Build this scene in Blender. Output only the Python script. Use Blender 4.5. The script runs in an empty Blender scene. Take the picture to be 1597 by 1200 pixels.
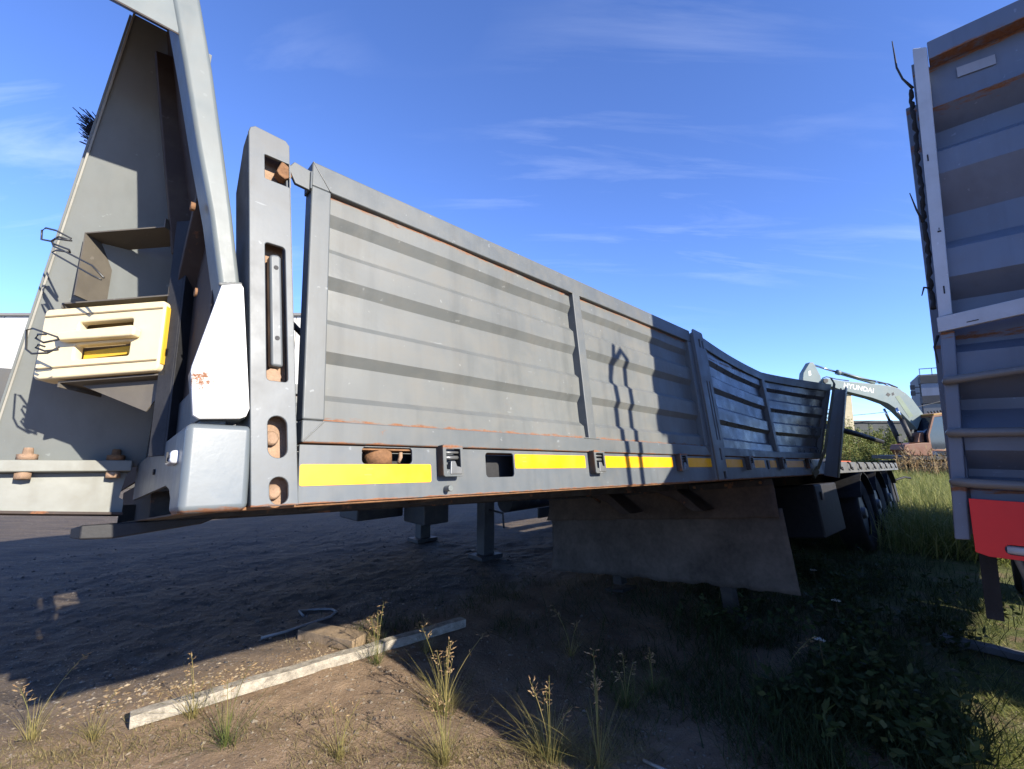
import bpy, bmesh, math, random
import numpy as np
from mathutils import Vector, Matrix
random.seed(7); RNG = np.random.default_rng(7)
rad = math.radians
scene = bpy.context.scene
COL = scene.collection

# ------------------------------------------------------------------ camera
cam = bpy.data.cameras.new('camera'); cam.sensor_fit = 'HORIZONTAL'; cam.sensor_width = 36.0
cam.lens = 36.0 * 710.0 / 1597.0; cam.clip_start = 0.05; cam.clip_end = 3000
camo = bpy.data.objects.new('camera', cam); COL.objects.link(camo)
camo.location = (0, 0, 1.5); camo.rotation_euler = (rad(90 + 7.22), 0, 0)
scene.camera = camo
# ------------------------------------------------------------------ sun and sky
SUN_HEAD, SUN_EL = 131.5, 26.0            # where the sun stands: heading clockwise from +Y, elevation
sl = bpy.data.lights.new('sun', 'SUN'); sl.energy = 5.0; sl.angle = rad(0.55); sl.color = (1.0, 0.925, 0.80)
so = bpy.data.objects.new('sun', sl); COL.objects.link(so)
sd = Vector((math.sin(rad(SUN_HEAD)) * math.cos(rad(SUN_EL)), math.cos(rad(SUN_HEAD)) * math.cos(rad(SUN_EL)), math.sin(rad(SUN_EL))))
so.rotation_euler = sd.to_track_quat('Z', 'Y').to_euler(); so.location = sd * 50
world = bpy.data.worlds.new('World'); scene.world = world; world.use_nodes = True
wn, wl = world.node_tree.nodes, world.node_tree.links
wn.clear()
wout = wn.new('ShaderNodeOutputWorld'); wbg = wn.new('ShaderNodeBackground'); wbg.inputs['Strength'].default_value = 0.122
sky = wn.new('ShaderNodeTexSky'); sky.sky_type = 'NISHITA'; sky.sun_disc = False
sky.sun_elevation = rad(SUN_EL); sky.sun_rotation = rad(SUN_HEAD); sky.altitude = 150; sky.air_density = 0.72; sky.dust_density = 0.0; sky.ozone_density = 3.4
wl.new(wbg.outputs[0], wout.inputs[0])
def wnode(t, **k):
    n = wn.new(t)
    for a, b in k.items(): setattr(n, a, b)
    return n
# thin cirrus, the same all over the sky: stretched noise on the view direction laid on a plane overhead
tc = wnode('ShaderNodeTexCoord'); sep = wnode('ShaderNodeSeparateXYZ'); wl.new(tc.outputs['Generated'], sep.inputs[0])
mz = wnode('ShaderNodeMath', operation='ADD'); mz.inputs[1].default_value = 0.22; wl.new(sep.outputs['Z'], mz.inputs[0])
dx = wnode('ShaderNodeMath', operation='DIVIDE'); dy = wnode('ShaderNodeMath', operation='DIVIDE')
wl.new(sep.outputs['X'], dx.inputs[0]); wl.new(mz.outputs[0], dx.inputs[1]); wl.new(sep.outputs['Y'], dy.inputs[0]); wl.new(mz.outputs[0], dy.inputs[1])
cmb = wnode('ShaderNodeCombineXYZ'); wl.new(dx.outputs[0], cmb.inputs[0]); wl.new(dy.outputs[0], cmb.inputs[1])
mp = wnode('ShaderNodeMapping'); wl.new(cmb.outputs[0], mp.inputs[0]); mp.inputs['Rotation'].default_value = (0, 0, rad(35)); mp.inputs['Scale'].default_value = (0.8, 4.6, 1); mp.inputs['Location'].default_value = (7.7, 2.4, 0)
n1 = wnode('ShaderNodeTexNoise'); n1.inputs['Scale'].default_value = 1.25; n1.inputs['Detail'].default_value = 9; n1.inputs['Roughness'].default_value = 0.62; n1.inputs['Distortion'].default_value = 0.55
wl.new(mp.outputs[0], n1.inputs['Vector'])
n2 = wnode('ShaderNodeTexNoise'); n2.inputs['Scale'].default_value = 0.75; n2.inputs['Detail'].default_value = 3; wl.new(cmb.outputs[0], n2.inputs['Vector'])
r1 = wnode('ShaderNodeMapRange'); r1.inputs[1].default_value = 0.52; r1.inputs[2].default_value = 0.84; wl.new(n1.outputs[0], r1.inputs[0])
r2 = wnode('ShaderNodeMapRange'); r2.inputs[1].default_value = 0.42; r2.inputs[2].default_value = 0.66; wl.new(n2.outputs[0], r2.inputs[0])
mm = wnode('ShaderNodeMath', operation='MULTIPLY'); wl.new(r1.outputs[0], mm.inputs[0]); wl.new(r2.outputs[0], mm.inputs[1])
ms = wnode('ShaderNodeMath', operation='MULTIPLY'); ms.inputs[1].default_value = 0.24; wl.new(mm.outputs[0], ms.inputs[0])
mixc = wnode('ShaderNodeMix', data_type='RGBA'); wl.new(ms.outputs[0], mixc.inputs[0]); wl.new(sky.outputs[0], mixc.inputs[6]); mixc.inputs[7].default_value = (7.6, 8.0, 8.6, 1)
tint = wnode('ShaderNodeMix', data_type='RGBA', blend_type='MULTIPLY'); tint.inputs[0].default_value = 1.0; tint.inputs[7].default_value = (0.88, 0.99, 1.36, 1)   # clear northern air, photographed cool
wl.new(sky.outputs[0], tint.inputs[6]); wl.new(tint.outputs[2], mixc.inputs[6])
wl.new(mixc.outputs[2], wbg.inputs[0])
scene.view_settings.view_transform = 'Standard'; scene.view_settings.look = 'None'
scene.view_settings.exposure = 1.18; scene.view_settings.gamma = 1.0
scene.render.engine = 'CYCLES'

# ------------------------------------------------------------------ helpers
def tag(o, label=None, cat=None, group=None, kind=None):
    if label: o['label'] = label
    if cat: o['category'] = cat
    if group: o['group'] = group
    if kind: o['kind'] = kind
    return o
def empty(name, mat=None, loc=(0, 0, 0), rz=0.0):
    o = bpy.data.objects.new(name, None); o.empty_display_size = 0.2; COL.objects.link(o)
    if mat is not None: o.matrix_world = mat
    else: o.location = loc; o.rotation_euler = (0, 0, rz)
    return o
def copy_tree(o, parent=None):
    c = o.copy(); COL.objects.link(c); c.parent = parent
    for ch in [x for x in bpy.data.objects if x.parent == o]: copy_tree(ch, c)
    return c
class MB:
    """collects boxes, prisms and tubes into one mesh"""
    def __init__(s): s.v = []; s.f = []; s.sm = []
    def add(s, vs, fs, smooth=False):
        b = len(s.v); s.v += [tuple(v) for v in vs]; s.f += [tuple(i + b for i in f) for f in fs]; s.sm += [smooth] * len(fs); return s
    def box(s, a, b):
        x0, y0, z0 = a; x1, y1, z1 = b
        return s.add([(x0,y0,z0),(x1,y0,z0),(x1,y1,z0),(x0,y1,z0),(x0,y0,z1),(x1,y0,z1),(x1,y1,z1),(x0,y1,z1)],
                     [(0,3,2,1),(4,5,6,7),(0,1,5,4),(1,2,6,5),(2,3,7,6),(3,0,4,7)])
    def bar(s, p, q, w, h, up=(0, 0, 1)):
        p, q, up = Vector(p), Vector(q), Vector(up); d = (q - p).normalized(); a = d.cross(up).normalized(); c = a.cross(d)
        vs = [pt + a * (w * i / 2) + c * (h * j / 2) for pt in (p, q) for i, j in ((-1,-1),(1,-1),(1,1),(-1,1))]
        return s.add(vs, [(0,1,2,3),(7,6,5,4),(0,4,5,1),(1,5,6,2),(2,6,7,3),(3,7,4,0)])
    def prism(s, poly, f, t0, t1):
        """polygon (a, b) extruded from c=t0 to c=t1, f maps (a, b, c) to a point"""
        n = len(poly); vs = [f(a, b, t0) for a, b in poly] + [f(a, b, t1) for a, b in poly]
        return s.add(vs, [tuple(range(n)), tuple(range(2 * n - 1, n - 1, -1))] + [(i, i + n, (i + 1) % n + n, (i + 1) % n) for i in range(n)])
    def tube(s, pts, r, n=8, caps=True):
        pts = [Vector(p) for p in pts]; rs = r if isinstance(r, (list, tuple)) else [r] * len(pts); vs = []
        ref = None
        for i, p in enumerate(pts):
            d = (pts[min(i + 1, len(pts) - 1)] - pts[max(i - 1, 0)]).normalized()
            if ref is None or abs(ref.dot(d)) > 0.98: ref = Vector((0, 0, 1)) if abs(d.z) < 0.9 else Vector((1, 0, 0))
            a = d.cross(ref).normalized(); c = a.cross(d); ref = c
            vs += [p + (a * math.cos(2 * math.pi * k / n) + c * math.sin(2 * math.pi * k / n)) * rs[i] for k in range(n)]
        fs = [(i * n + k, i * n + (k + 1) % n, (i + 1) * n + (k + 1) % n, (i + 1) * n + k) for i in range(len(pts) - 1) for k in range(n)]
        s.add(vs, fs, True)
        if caps:
            b = len(s.v) - len(vs); m = len(pts) - 1
            s.f += [tuple(b + k for k in range(n - 1, -1, -1)), tuple(b + m * n + k for k in range(n))]; s.sm += [False, False]
        return s
    def cyl(s, p, q, r, n=16): return s.tube([p, q], r, n)
    def deform(s, fn): s.v = [tuple(fn(*v)) for v in s.v]; return s
    def build(s, name, mat, parent=None, bevel=0.0, seg=2):
        me = bpy.data.meshes.new(name); me.from_pydata([tuple(v) for v in s.v], [], s.f)
        me.polygons.foreach_set('use_smooth', s.sm)
        bm = bmesh.new(); bm.from_mesh(me); bmesh.ops.recalc_face_normals(bm, faces=bm.faces)
        bm.to_mesh(me); bm.free(); me.update()
        return link(name, me, mat, parent, bevel, seg)
def link(name, me, mat, parent=None, bevel=0.0, seg=2):
    if mat is not None: me.materials.append(mat)
    o = bpy.data.objects.new(name, me); COL.objects.link(o)
    if parent is not None: o.parent = parent
    if bevel > 0:
        m = o.modifiers.new('bevel', 'BEVEL'); m.width = bevel; m.segments = seg; m.limit_method = 'ANGLE'; m.angle_limit = rad(35); m.harden_normals = True; me.polygons.foreach_set('use_smooth', np.ones(len(me.polygons), bool))
    return o
def rr(x0, z0, x1, z1, r, n=5):
    pts = []
    for cx, cz, a0 in ((x1 - r, z1 - r, 0), (x0 + r, z1 - r, 90), (x0 + r, z0 + r, 180), (x1 - r, z0 + r, 270)):
        for k in range(n + 1):
            a = rad(a0 + 90 * k / n); pts.append((cx + r * math.cos(a), cz + r * math.sin(a)))
    return pts
def plate_mesh(name, outer, holes, th, f, bevel=0.0):
    """flat plate with real holes; f maps (a, b, c) to a point, c from 0 to th"""
    cu = bpy.data.curves.new(name, 'CURVE'); cu.dimensions = '2D'; cu.fill_mode = 'BOTH'
    cu.extrude = max(th / 2 - bevel, 1e-4); cu.bevel_depth = bevel; cu.bevel_resolution = 1; cu.offset = -bevel
    for lp in [outer] + holes:
        sp = cu.splines.new('POLY'); sp.points.add(len(lp) - 1); sp.use_cyclic_u = True
        for p, q in zip(sp.points, lp): p.co = (q[0], q[1], 0, 1)
    ob = bpy.data.objects.new(name, cu); me = bpy.data.meshes.new_from_object(ob)
    bpy.data.objects.remove(ob); bpy.data.curves.remove(cu)
    for v in me.vertices: v.co = f(v.co.x, v.co.y, v.co.z + th / 2)
    bm = bmesh.new(); bm.from_mesh(me); bmesh.ops.remove_doubles(bm, verts=bm.verts, dist=1e-5); bmesh.ops.recalc_face_normals(bm, faces=bm.faces); bm.to_mesh(me); bm.free()
    return me
def text_mesh(name, body, size, f, th=0.01):
    cu = bpy.data.curves.new(name, 'FONT'); cu.body = body; cu.size = size; cu.extrude = th / 2; cu.offset = size * 0.018
    ob = bpy.data.objects.new(name, cu); me = bpy.data.meshes.new_from_object(ob)
    bpy.data.objects.remove(ob); bpy.data.curves.remove(cu)
    for v in me.vertices: v.co = f(v.co.x, v.co.y, v.co.z)
    return me
def hash01(ix, iy, s): 
    h = (ix * 374761393 + iy * 668265263 + s * 1442695041) & 0xffffffff
    h = ((h ^ (h >> 13)) * 1274126177) & 0xffffffff
    return ((h ^ (h >> 16)) & 0xffff) / 65535.0
def vnoise(x, y, s=0):
    x = np.asarray(x, float); y = np.asarray(y, float)
    ix = np.floor(x).astype(np.int64); iy = np.floor(y).astype(np.int64); fx = x - ix; fy = y - iy
    fx = fx * fx * (3 - 2 * fx); fy = fy * fy * (3 - 2 * fy)
    a = hash01(ix, iy, s); b = hash01(ix + 1, iy, s); c = hash01(ix, iy + 1, s); d = hash01(ix + 1, iy + 1, s)
    return (a * (1 - fx) + b * fx) * (1 - fy) + (c * (1 - fx) + d * fx) * fy - 0.5

# ------------------------------------------------------------------ materials
def newmat(name):
    m = bpy.data.materials.new(name); m.use_nodes = True; nt = m.node_tree
    return m, nt, nt.nodes['Principled BSDF']
def N(nt, t, ins=None, **k):
    n = nt.nodes.new(t)
    for a, b in k.items(): setattr(n, a, b)
    for a, b in (ins or {}).items():
        if isinstance(b, bpy.types.NodeSocket): nt.links.new(b, n.inputs[a])
        else: n.inputs[a].default_value = b
    return n
def noise(nt, vec, scale, detail=6, rough=0.6, dist=0.0):
    return N(nt, 'ShaderNodeTexNoise', {'Vector': vec, 'Scale': scale, 'Detail': detail, 'Roughness': rough, 'Distortion': dist}).outputs[0]
def ramp(nt, val, lo, hi, a=0.0, b=1.0):
    return N(nt, 'ShaderNodeMapRange', {0: val, 1: lo, 2: hi, 3: a, 4: b}).outputs[0]
def mix(nt, fac, a, b):
    n = N(nt, 'ShaderNodeMix', {0: fac}, data_type='RGBA')
    for i, c in ((6, a), (7, b)):
        if isinstance(c, bpy.types.NodeSocket): nt.links.new(c, n.inputs[i])
        else: n.inputs[i].default_value = (*c, 1)
    return n.outputs[2]
def math_(nt, op, a, b=0.0):
    return N(nt, 'ShaderNodeMath', {0: a, 1: b}, operation=op).outputs[0]
RUST = (0.15, 0.055, 0.022); DUST = (0.16, 0.14, 0.108)
def paint(name, col, rough=0.42, dust=0.25, rust=0.0, streak=0.3, bump=0.06, metal=0.0, scale=1.0, scratch=0.25, seams=None, rust_scale=7.0, grime=0.25, k=0.5, spot=None):
    col = tuple(x * k for x in col)
    m, nt, bs = newmat(name)
    co = N(nt, 'ShaderNodeTexCoord').outputs['Object']
    big = noise(nt, co, 1.6 * scale, 5, 0.6); mid = noise(nt, co, 9 * scale, 7, 0.65); fine = noise(nt, co, 120 * scale, 4, 0.6)
    mp = N(nt, 'ShaderNodeMapping', {'Vector': co, 'Scale': (16 * scale, 16 * scale, 0.9 * scale)}).outputs[0]
    st = noise(nt, mp, 1.0, 5, 0.6)
    c = mix(nt, ramp(nt, big, 0.3, 0.7, 0, 1), tuple(x * 0.86 for x in col), tuple(min(1, x * 1.12) for x in col))
    c = mix(nt, math_(nt, 'MULTIPLY', ramp(nt, st, 0.48, 0.78), streak), c, tuple(x * 0.55 for x in col))
    c = mix(nt, math_(nt, 'MULTIPLY', ramp(nt, mid, 0.45, 0.75), dust), c, DUST)
    c = mix(nt, math_(nt, 'MULTIPLY', ramp(nt, noise(nt, co, 3.3 * scale, 8, 0.7), 0.52, 0.7), grime), c, tuple(x * 0.6 + 0.01 for x in col))
    # pale nicks and scratches
    mp2 = N(nt, 'ShaderNodeMapping', {'Vector': co, 'Scale': (6 * scale, 30 * scale, 60 * scale), 'Rotation': (0.1, 0.35, 0.2)}).outputs[0]
    sc = ramp(nt, noise(nt, mp2, 1.0, 3, 0.55), 0.735, 0.76)
    nick = ramp(nt, noise(nt, co, 42 * scale, 2, 0.5), 0.71, 0.745)
    c = mix(nt, math_(nt, 'MULTIPLY', math_(nt, 'MAXIMUM', sc, nick), scratch), c, tuple(min(0.8, x * 1.7 + 0.08) for x in col))
    rn = noise(nt, co, rust_scale * scale, 9, 0.72)
    rmask = ramp(nt, rn, 0.75 - 0.3 * rust, 0.82 - 0.3 * rust) if rust > 0 else None
    if spot:                                                    # one rust stain with its own shape: x, y, z, reach
        dd = N(nt, 'ShaderNodeVectorMath', {0: co, 1: spot[:3]}, operation='DISTANCE').outputs['Value']
        sp_ = ramp(nt, math_(nt, 'ADD', ramp(nt, dd, 0.0, spot[3], 0.75, 0.0), math_(nt, 'MULTIPLY', math_(nt, 'SUBTRACT', noise(nt, co, 70, 6, 0.75), 0.5), 1.6)), 0.38, 0.6)
        rmask = sp_ if rmask is None else math_(nt, 'MAXIMUM', rmask, sp_)
    if seams:                                                   # rust that has crept out of welded seams: (z of seam, reach)
        z = N(nt, 'ShaderNodeSeparateXYZ', {0: co}).outputs['Z']
        for zs, w in seams:
            d = math_(nt, 'ABSOLUTE', math_(nt, 'SUBTRACT', z, zs))
            k = math_(nt, 'ADD', ramp(nt, d, 0.0, w, 0.75, 0.0), math_(nt, 'MULTIPLY', math_(nt, 'SUBTRACT', noise(nt, N(nt, 'ShaderNodeMapping', {'Vector': co, 'Scale': (5, 5, 30)}).outputs[0], 3, 8, 0.7), 0.5), 2.2))
            sm = ramp(nt, k, 0.42, 0.72)
            rmask = sm if rmask is None else math_(nt, 'MAXIMUM', rmask, sm)
    ro = ramp(nt, mid, 0.3, 0.7, rough - 0.07, rough + 0.16)
    if rmask is not None:
        rc = mix(nt, ramp(nt, fine, 0.3, 0.7), RUST, (0.21, 0.10, 0.05))
        c = mix(nt, rmask, c, rc); ro = N(nt, 'ShaderNodeMix', {0: rmask, 2: ro, 3: 0.85}).outputs[0]
        bs.inputs['Metallic'].default_value = metal
    nt.links.new(c, bs.inputs['Base Color']); nt.links.new(ro, bs.inputs['Roughness'])
    bs.inputs['Metallic'].default_value = metal; bs.inputs['Specular IOR Level'].default_value = 0.4
    bmp = N(nt, 'ShaderNodeBump', {'Strength': bump, 'Distance': 0.01, 'Height': math_(nt, 'ADD', mid, math_(nt, 'MULTIPLY', fine, 0.15))})
    nt.links.new(bmp.outputs[0], bs.inputs['Normal'])
    return m
def plain(name, col, rough=0.6, var=0.2, scale=8.0, bump=0.1, metal=0.0, spec=0.3, k=0.6):
    col = tuple(x * k for x in col)
    m, nt, bs = newmat(name); co = N(nt, 'ShaderNodeTexCoord').outputs['Object']
    a = noise(nt, co, scale, 7, 0.65); b = noise(nt, co, scale * 9, 4, 0.6)
    f = math_(nt, 'ADD', math_(nt, 'MULTIPLY', a, 0.7), math_(nt, 'MULTIPLY', b, 0.3))
    c = mix(nt, ramp(nt, f, 0.32, 0.68), tuple(x * (1 - var) for x in col), tuple(min(1, x * (1 + var)) for x in col))
    nt.links.new(c, bs.inputs['Base Color']); bs.inputs['Roughness'].default_value = rough; bs.inputs['Metallic'].default_value = metal; bs.inputs['Specular IOR Level'].default_value = spec
    bmp = N(nt, 'ShaderNodeBump', {'Strength': bump, 'Distance': 0.01, 'Height': f}); nt.links.new(bmp.outputs[0], bs.inputs['Normal'])
    return m
def leafmat(name, c0, c1, c2, trans=0.25, k=0.6):
    c0, c1, c2 = (tuple(x * k for x in c) for c in (c0, c1, c2))
    m, nt, bs = newmat(name); ra = N(nt, 'ShaderNodeNewGeometry').outputs['Random Per Island']
    cr = N(nt, 'ShaderNodeValToRGB', {0: ra}); e = cr.color_ramp.elements; e[0].color = (*c0, 1); e[1].color = (*c2, 1); k = e.new(0.5); k.color = (*c1, 1)
    nt.links.new(cr.outputs[0], bs.inputs['Base Color']); bs.inputs['Roughness'].default_value = 0.6; bs.inputs['Specular IOR Level'].default_value = 0.2
    tr = N(nt, 'ShaderNodeBsdfTranslucent'); nt.links.new(cr.outputs[0], tr.inputs[0])
    mx = N(nt, 'ShaderNodeMixShader', {0: trans, 1: bs.outputs[0], 2: tr.outputs[0]})
    nt.links.new(mx.outputs[0], nt.nodes['Material Output'].inputs[0]); return m

GREY = (0.215, 0.228, 0.232)
m_sheet = paint('grey_sheet_paint', (0.226, 0.238, 0.226), 0.46, 0.34, 0.28, 0.48, 0.05, seams=[(0.755, 0.022), (0.062, 0.020)], scratch=0.35)
m_frame = paint('grey_frame_paint', (0.190, 0.208, 0.210), 0.42, 0.28, 0.22, 0.42, 0.05, seams=[(0.0, 0.010)], scratch=0.45)
m_rail = paint('grey_rail_paint', (0.195, 0.218, 0.232), 0.38, 0.26, 0.2, 0.42, 0.05, seams=[(-0.150, 0.008)], scratch=0.35)
m_block = paint('pale_block_paint', (0.22, 0.255, 0.275), 0.34, 0.12, 0.0, 0.1, 0.05, seams=[(-0.154, 0.012)], scratch=0.6)
m_pillar = paint('pillar_paint', (0.25, 0.285, 0.28), 0.38, 0.22, 0.24, 0.4, 0.05, scratch=0.12)
m_white = paint('white_plate_paint', (0.68, 0.675, 0.65), k=1.0, rough=0.5, dust=0.10, rust=0.22, streak=0.08, bump=0.12, rust_scale=5.5, scratch=0.0, grime=0.06, spot=(-0.232, -0.024, 0.135, 0.055))
m_headplate = paint('headboard_paint', (0.31, 0.335, 0.325), 0.55, 0.18, 0.05, 0.35, 0.05)
m_beam = paint('bumper_paint', (0.36, 0.37, 0.33), 0.55, 0.45, 0.16, 0.3, 0.08)
m_under = paint('underside_steel', (0.055, 0.045, 0.04), 0.75, 0.35, 0.55, 0.3, 0.2)
m_brownplate = paint('bulkhead_brown', (0.075, 0.05, 0.04), 0.7, 0.3, 0.45, 0.3, 0.15)
m_rust = plain('rust', (0.30, 0.155, 0.075), 0.9, 0.45, 18, 0.5)
m_rustpale = plain('pale_rust', (0.44, 0.29, 0.19), 0.9, 0.35, 22, 0.5)
m_dark = plain('dark_steel', (0.03, 0.03, 0.033), 0.6, 0.4, 12, 0.2)
m_rubber = plain('tyre_rubber', (0.022, 0.022, 0.024), 0.8, 0.35, 20, 0.4)
m_flap = plain('belting_rubber', (0.13, 0.092, 0.066), 0.85, 0.45, 3.5, 0.35)
m_zinc = paint('zinc_bar', (0.34, 0.35, 0.35), 0.35, 0.15, 0.1, 0.2, 0.05, metal=0.5)
m_yellow = paint('yellow_reflective', (0.84, 0.375, 0.002), k=1.0, rough=0.4, dust=0.10, rust=0.0, streak=0.0, bump=0.02, scratch=0.15, grime=0.22)
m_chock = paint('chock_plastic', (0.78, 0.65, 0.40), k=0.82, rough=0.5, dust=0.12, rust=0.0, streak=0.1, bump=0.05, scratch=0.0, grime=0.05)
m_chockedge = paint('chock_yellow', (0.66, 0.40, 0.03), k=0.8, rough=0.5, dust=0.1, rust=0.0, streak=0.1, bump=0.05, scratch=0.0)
m_chockshade = paint('chock_plastic_shaded', (0.50, 0.38, 0.20), 0.6, 0.2, 0.0, 0.1, 0.05, scratch=0.0)  # darker chock plastic, shade of slots and grooves put into the colour
m_tray = paint('tray_steel', (0.20, 0.175, 0.14), 0.6, 0.4, 0.25, 0.2, 0.1)
m_wire = plain('wire', (0.10, 0.10, 0.10), 0.4, 0.2, 30, 0.1, 0.5)
m_lens = plain('lamp_lens', (0.75, 0.76, 0.78), 0.12, 0.1, 30, 0.05, 0.0, 0.6)
m_wood = plain('deck_wood', (0.12, 0.09, 0.065), 0.85, 0.4, 6, 0.4)

# ------------------------------------------------------------------ the drop-side semi-trailer (x to the rear, y away from the camera, z up)
TL = Vector((0.71557281, 0.69772747, -0.03364418)); TT = Vector((-0.69475033, 0.70585772, -0.13815518)); TU = Vector((-0.07264666, 0.1222344, 0.98983898))
TO = Vector((-0.541, 1.167, 1.497))
TM = Matrix(((TL.x, TT.x, TU.x, TO.x), (TL.y, TT.y, TU.y, TO.y), (TL.z, TT.z, TU.z, TO.z), (0, 0, 0, 1)))
TI = TM.inverted()
def tw(x, y, z): return TM @ Vector((x, y, z))
trailer = empty('semi_trailer', TM)
tag(trailer, 'grey drop-side semi-trailer with corrugated side boards standing on its landing legs', 'semi-trailer')
SIDE = lambda a, b, c: (a, c, b)                                 # plate in the side plane, thickness going inwards
def sidep(y): return lambda a, b, c: (a, y + c, b)

# --- drop sides
PROF = [(0.765, 0.004), (0.695, 0.004), (0.662, 0.024), (0.590, 0.024), (0.566, 0.004), (0.491, 0.004), (0.457, 0.024), (0.362, 0.024), (0.340, 0.004), (0.258, 0.004), (0.228, 0.024), (0.137, 0.024), (0.117, 0.004), (0.055, 0.004)]
def xbox(mb, x0, x1, y0, y1, z0, z1, n, dfm):
    xs = [x0 + (x1 - x0) * i / n for i in range(n + 1)]; vs = []
    for x in xs: vs += [dfm(x, y0, z0), dfm(x, y1, z0), dfm(x, y1, z1), dfm(x, y0, z1)]
    fs = [(0, 1, 2, 3), tuple(4 * n + k for k in (3, 2, 1, 0))]
    for i in range(n):
        for k in range(4): fs.append((4 * i + k, 4 * i + 4 + k, 4 * i + 4 + (k + 1) % 4, 4 * i + (k + 1) % 4))
    mb.add(vs, fs)
def sheet_mesh(x0, x1, dfm, dent, seed):
    nx = max(24, int((x1 - x0) / 0.03)); zs = []
    for (za, ya), (zb, yb) in zip(PROF[:-1], PROF[1:]):
        k = 4 if abs(ya - yb) < 1e-6 else 2
        zs += [(za + (zb - za) * i / k, ya + (yb - ya) * i / k) for i in range(k)]
    zs.append(PROF[-1]); mb = MB(); vs = []
    for i in range(nx + 1):
        x = x0 + (x1 - x0) * i / nx
        for z, y in zs:
            d = dent * (float(vnoise(x * 2.2 + seed, z * 5.0, 3)) + 0.5 * float(vnoise(x * 6.0 + seed, z * 9.0, 4)))
            vs.append(dfm(x, y + d, z))
    m = len(zs)
    mb.add(vs, [(i * m + j, i * m + j + 1, (i + 1) * m + j + 1, (i + 1) * m + j) for i in range(nx) for j in range(m - 1)])
    return mb
def dropside(x0, x1, dfm, dent, seed, parent, msheet, mframe):
    n = 20; fr = MB(); xm = (x0 + x1) / 2
    xbox(fr, x0, x1, -0.014, 0.034, 0.757, 0.840, n, dfm); xbox(fr, x0, x1, -0.014, 0.034, 0.0, 0.060, n, dfm)
    xbox(fr, x0, x0 + 0.058, -0.0142, 0.0338, 0.060, 0.757, 2, dfm); xbox(fr, x1 - 0.058, x1, -0.0142, 0.0338, 0.060, 0.757, 2, dfm)
    o = fr.build('dropside', mframe, parent, 0.005)
    dv = MB(); xbox(dv, xm - 0.03, xm + 0.026, -0.0165, 0.036, 0.057, 0.760, 2, dfm); dv.build('divider', mframe, o, 0.004)
    for a, b in ((x0 + 0.05, xm - 0.024), (xm + 0.02, x1 - 0.05)):
        sheet_mesh(a, b, dfm, dent, seed).build('corrugated_sheet', msheet, o); seed += 3.7
    return o
ident = lambda x, y, z: (x, y, z)
def bent(x, y, z):
    t = max(0.0, (x - 3.85) / 1.25); u = min(max((x - 2.68) / 1.2, 0), 1)
    zt = 0.84 - 0.090 * u - 0.030 * min(t, 1)
    k = t ** 1.2
    return (x + 0.0 * z, y - (0.05 + 0.25 * z / 0.84) * k + 0.018 * math.sin(u * math.pi) * (z / 0.84), z * zt / 0.84)
ds1 = dropside(0.0, 2.50, ident, 0.009, 1.0, trailer, m_sheet, m_frame)
m_sheet_shaded = paint('shaded_sheet_paint', (0.165, 0.18, 0.20), 0.27, 0.15, 0.05, 0.3, 0.05, seams=[(0.70, 0.01)], scratch=0.3)  # grey sheet paint made darker and bluer, the truck's shade put into the colour
ds2 = dropside(2.685, 5.06, bent, 0.013, 9.0, trailer, m_sheet_shaded, m_frame); ds2['label'] = 'dented side board bent outwards at its rear end'
for src in (ds1,):
    for dx0 in (0.0, 2.6):
        c = copy_tree(src, trailer); c.scale = (1, -1, 1); c.location = (dx0, 2.5, 0)
# weld bracket between first board and corner post
b = MB(); b.prism([(-0.066, 0.785), (-0.05, 0.812), (0.0, 0.803), (0.0, 0.738), (-0.045, 0.742)], sidep(-0.012), 0, 0.012)
b.box((-0.006, -0.02, 0.74), (0.0, 0.03, 0.80)); b.build('gate_arm', m_frame, trailer, 0.003)
b = MB(); b.prism([(-0.098, 0.752), (-0.085, 0.79), (-0.062, 0.778), (-0.056, 0.75), (-0.075, 0.735), (-0.09, 0.742)], sidep(-0.02), 0, 0.03); b.build('torn_hinge', m_rust, trailer, 0.004)

# --- corner post (leans a little to the front) and the post between the two boards
def post(name, x0, x1, zt, lean, holes, y0, depth, mat, label=None):
    sh = lambda x, y, z: (x - lean * (z + 0.15), y, z)
    w = x1 - x0
    out = [(x0, -0.152), (x1, -0.152), (x1, zt - 0.012), (x1 - 0.010, zt), (x0 + 0.016, zt + 0.004), (x0 + 0.004, zt - 0.006), (x0, zt - 0.02)]
    me = plate_mesh(name, out, holes, 0.010, lambda a, b, c: sh(a, y0 + c, b), 0.002)
    p = link(name, me, mat, trailer)
    if label: p['label'] = label
    s = MB(); s.prism([(0.0105, -0.152), (depth, -0.152), (depth, zt - 0.14), (0.05, zt - 0.035), (0.0105, zt - 0.02)], lambda a, b, c: sh(c, y0 + a, b), x0, x0 + 0.012)
    s.box((x1 - 0.008, y0 + 0.0105, -0.152), (x1, y0 + depth, zt - 0.02)); s.v[-8:] = [sh(*v) for v in s.v[-8:]]
    s.build('post_flank', mat, p, 0.003)
    k = MB(); k.prism([(x0 + 0.02, -0.15), (x1 - 0.01, -0.15), (x1 - 0.01, zt - 0.01), (x0 + 0.02, zt - 0.01)], lambda a, b, c: sh(a, y0 + 0.045 + c, b), 0, 0.008); k.build('post_back', m_rustpale, p)
    return p, sh
X0, X1 = -0.108, -0.003
h1 = [rr(-0.069, 0.712, -0.004, 0.786, 0.003, 2), rr(-0.071, 0.150, -0.021, 0.522, 0.009), rr(-0.070, -0.040, -0.026, 0.062, 0.0215), rr(-0.068, -0.149, -0.026, -0.085, 0.0205)]
pp, shp = post('corner_post', X0, X1, 0.858, 0.066, h1, -0.022, 0.125, m_rail, 'leaning corner post with slots and a steel bar inside')
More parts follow.
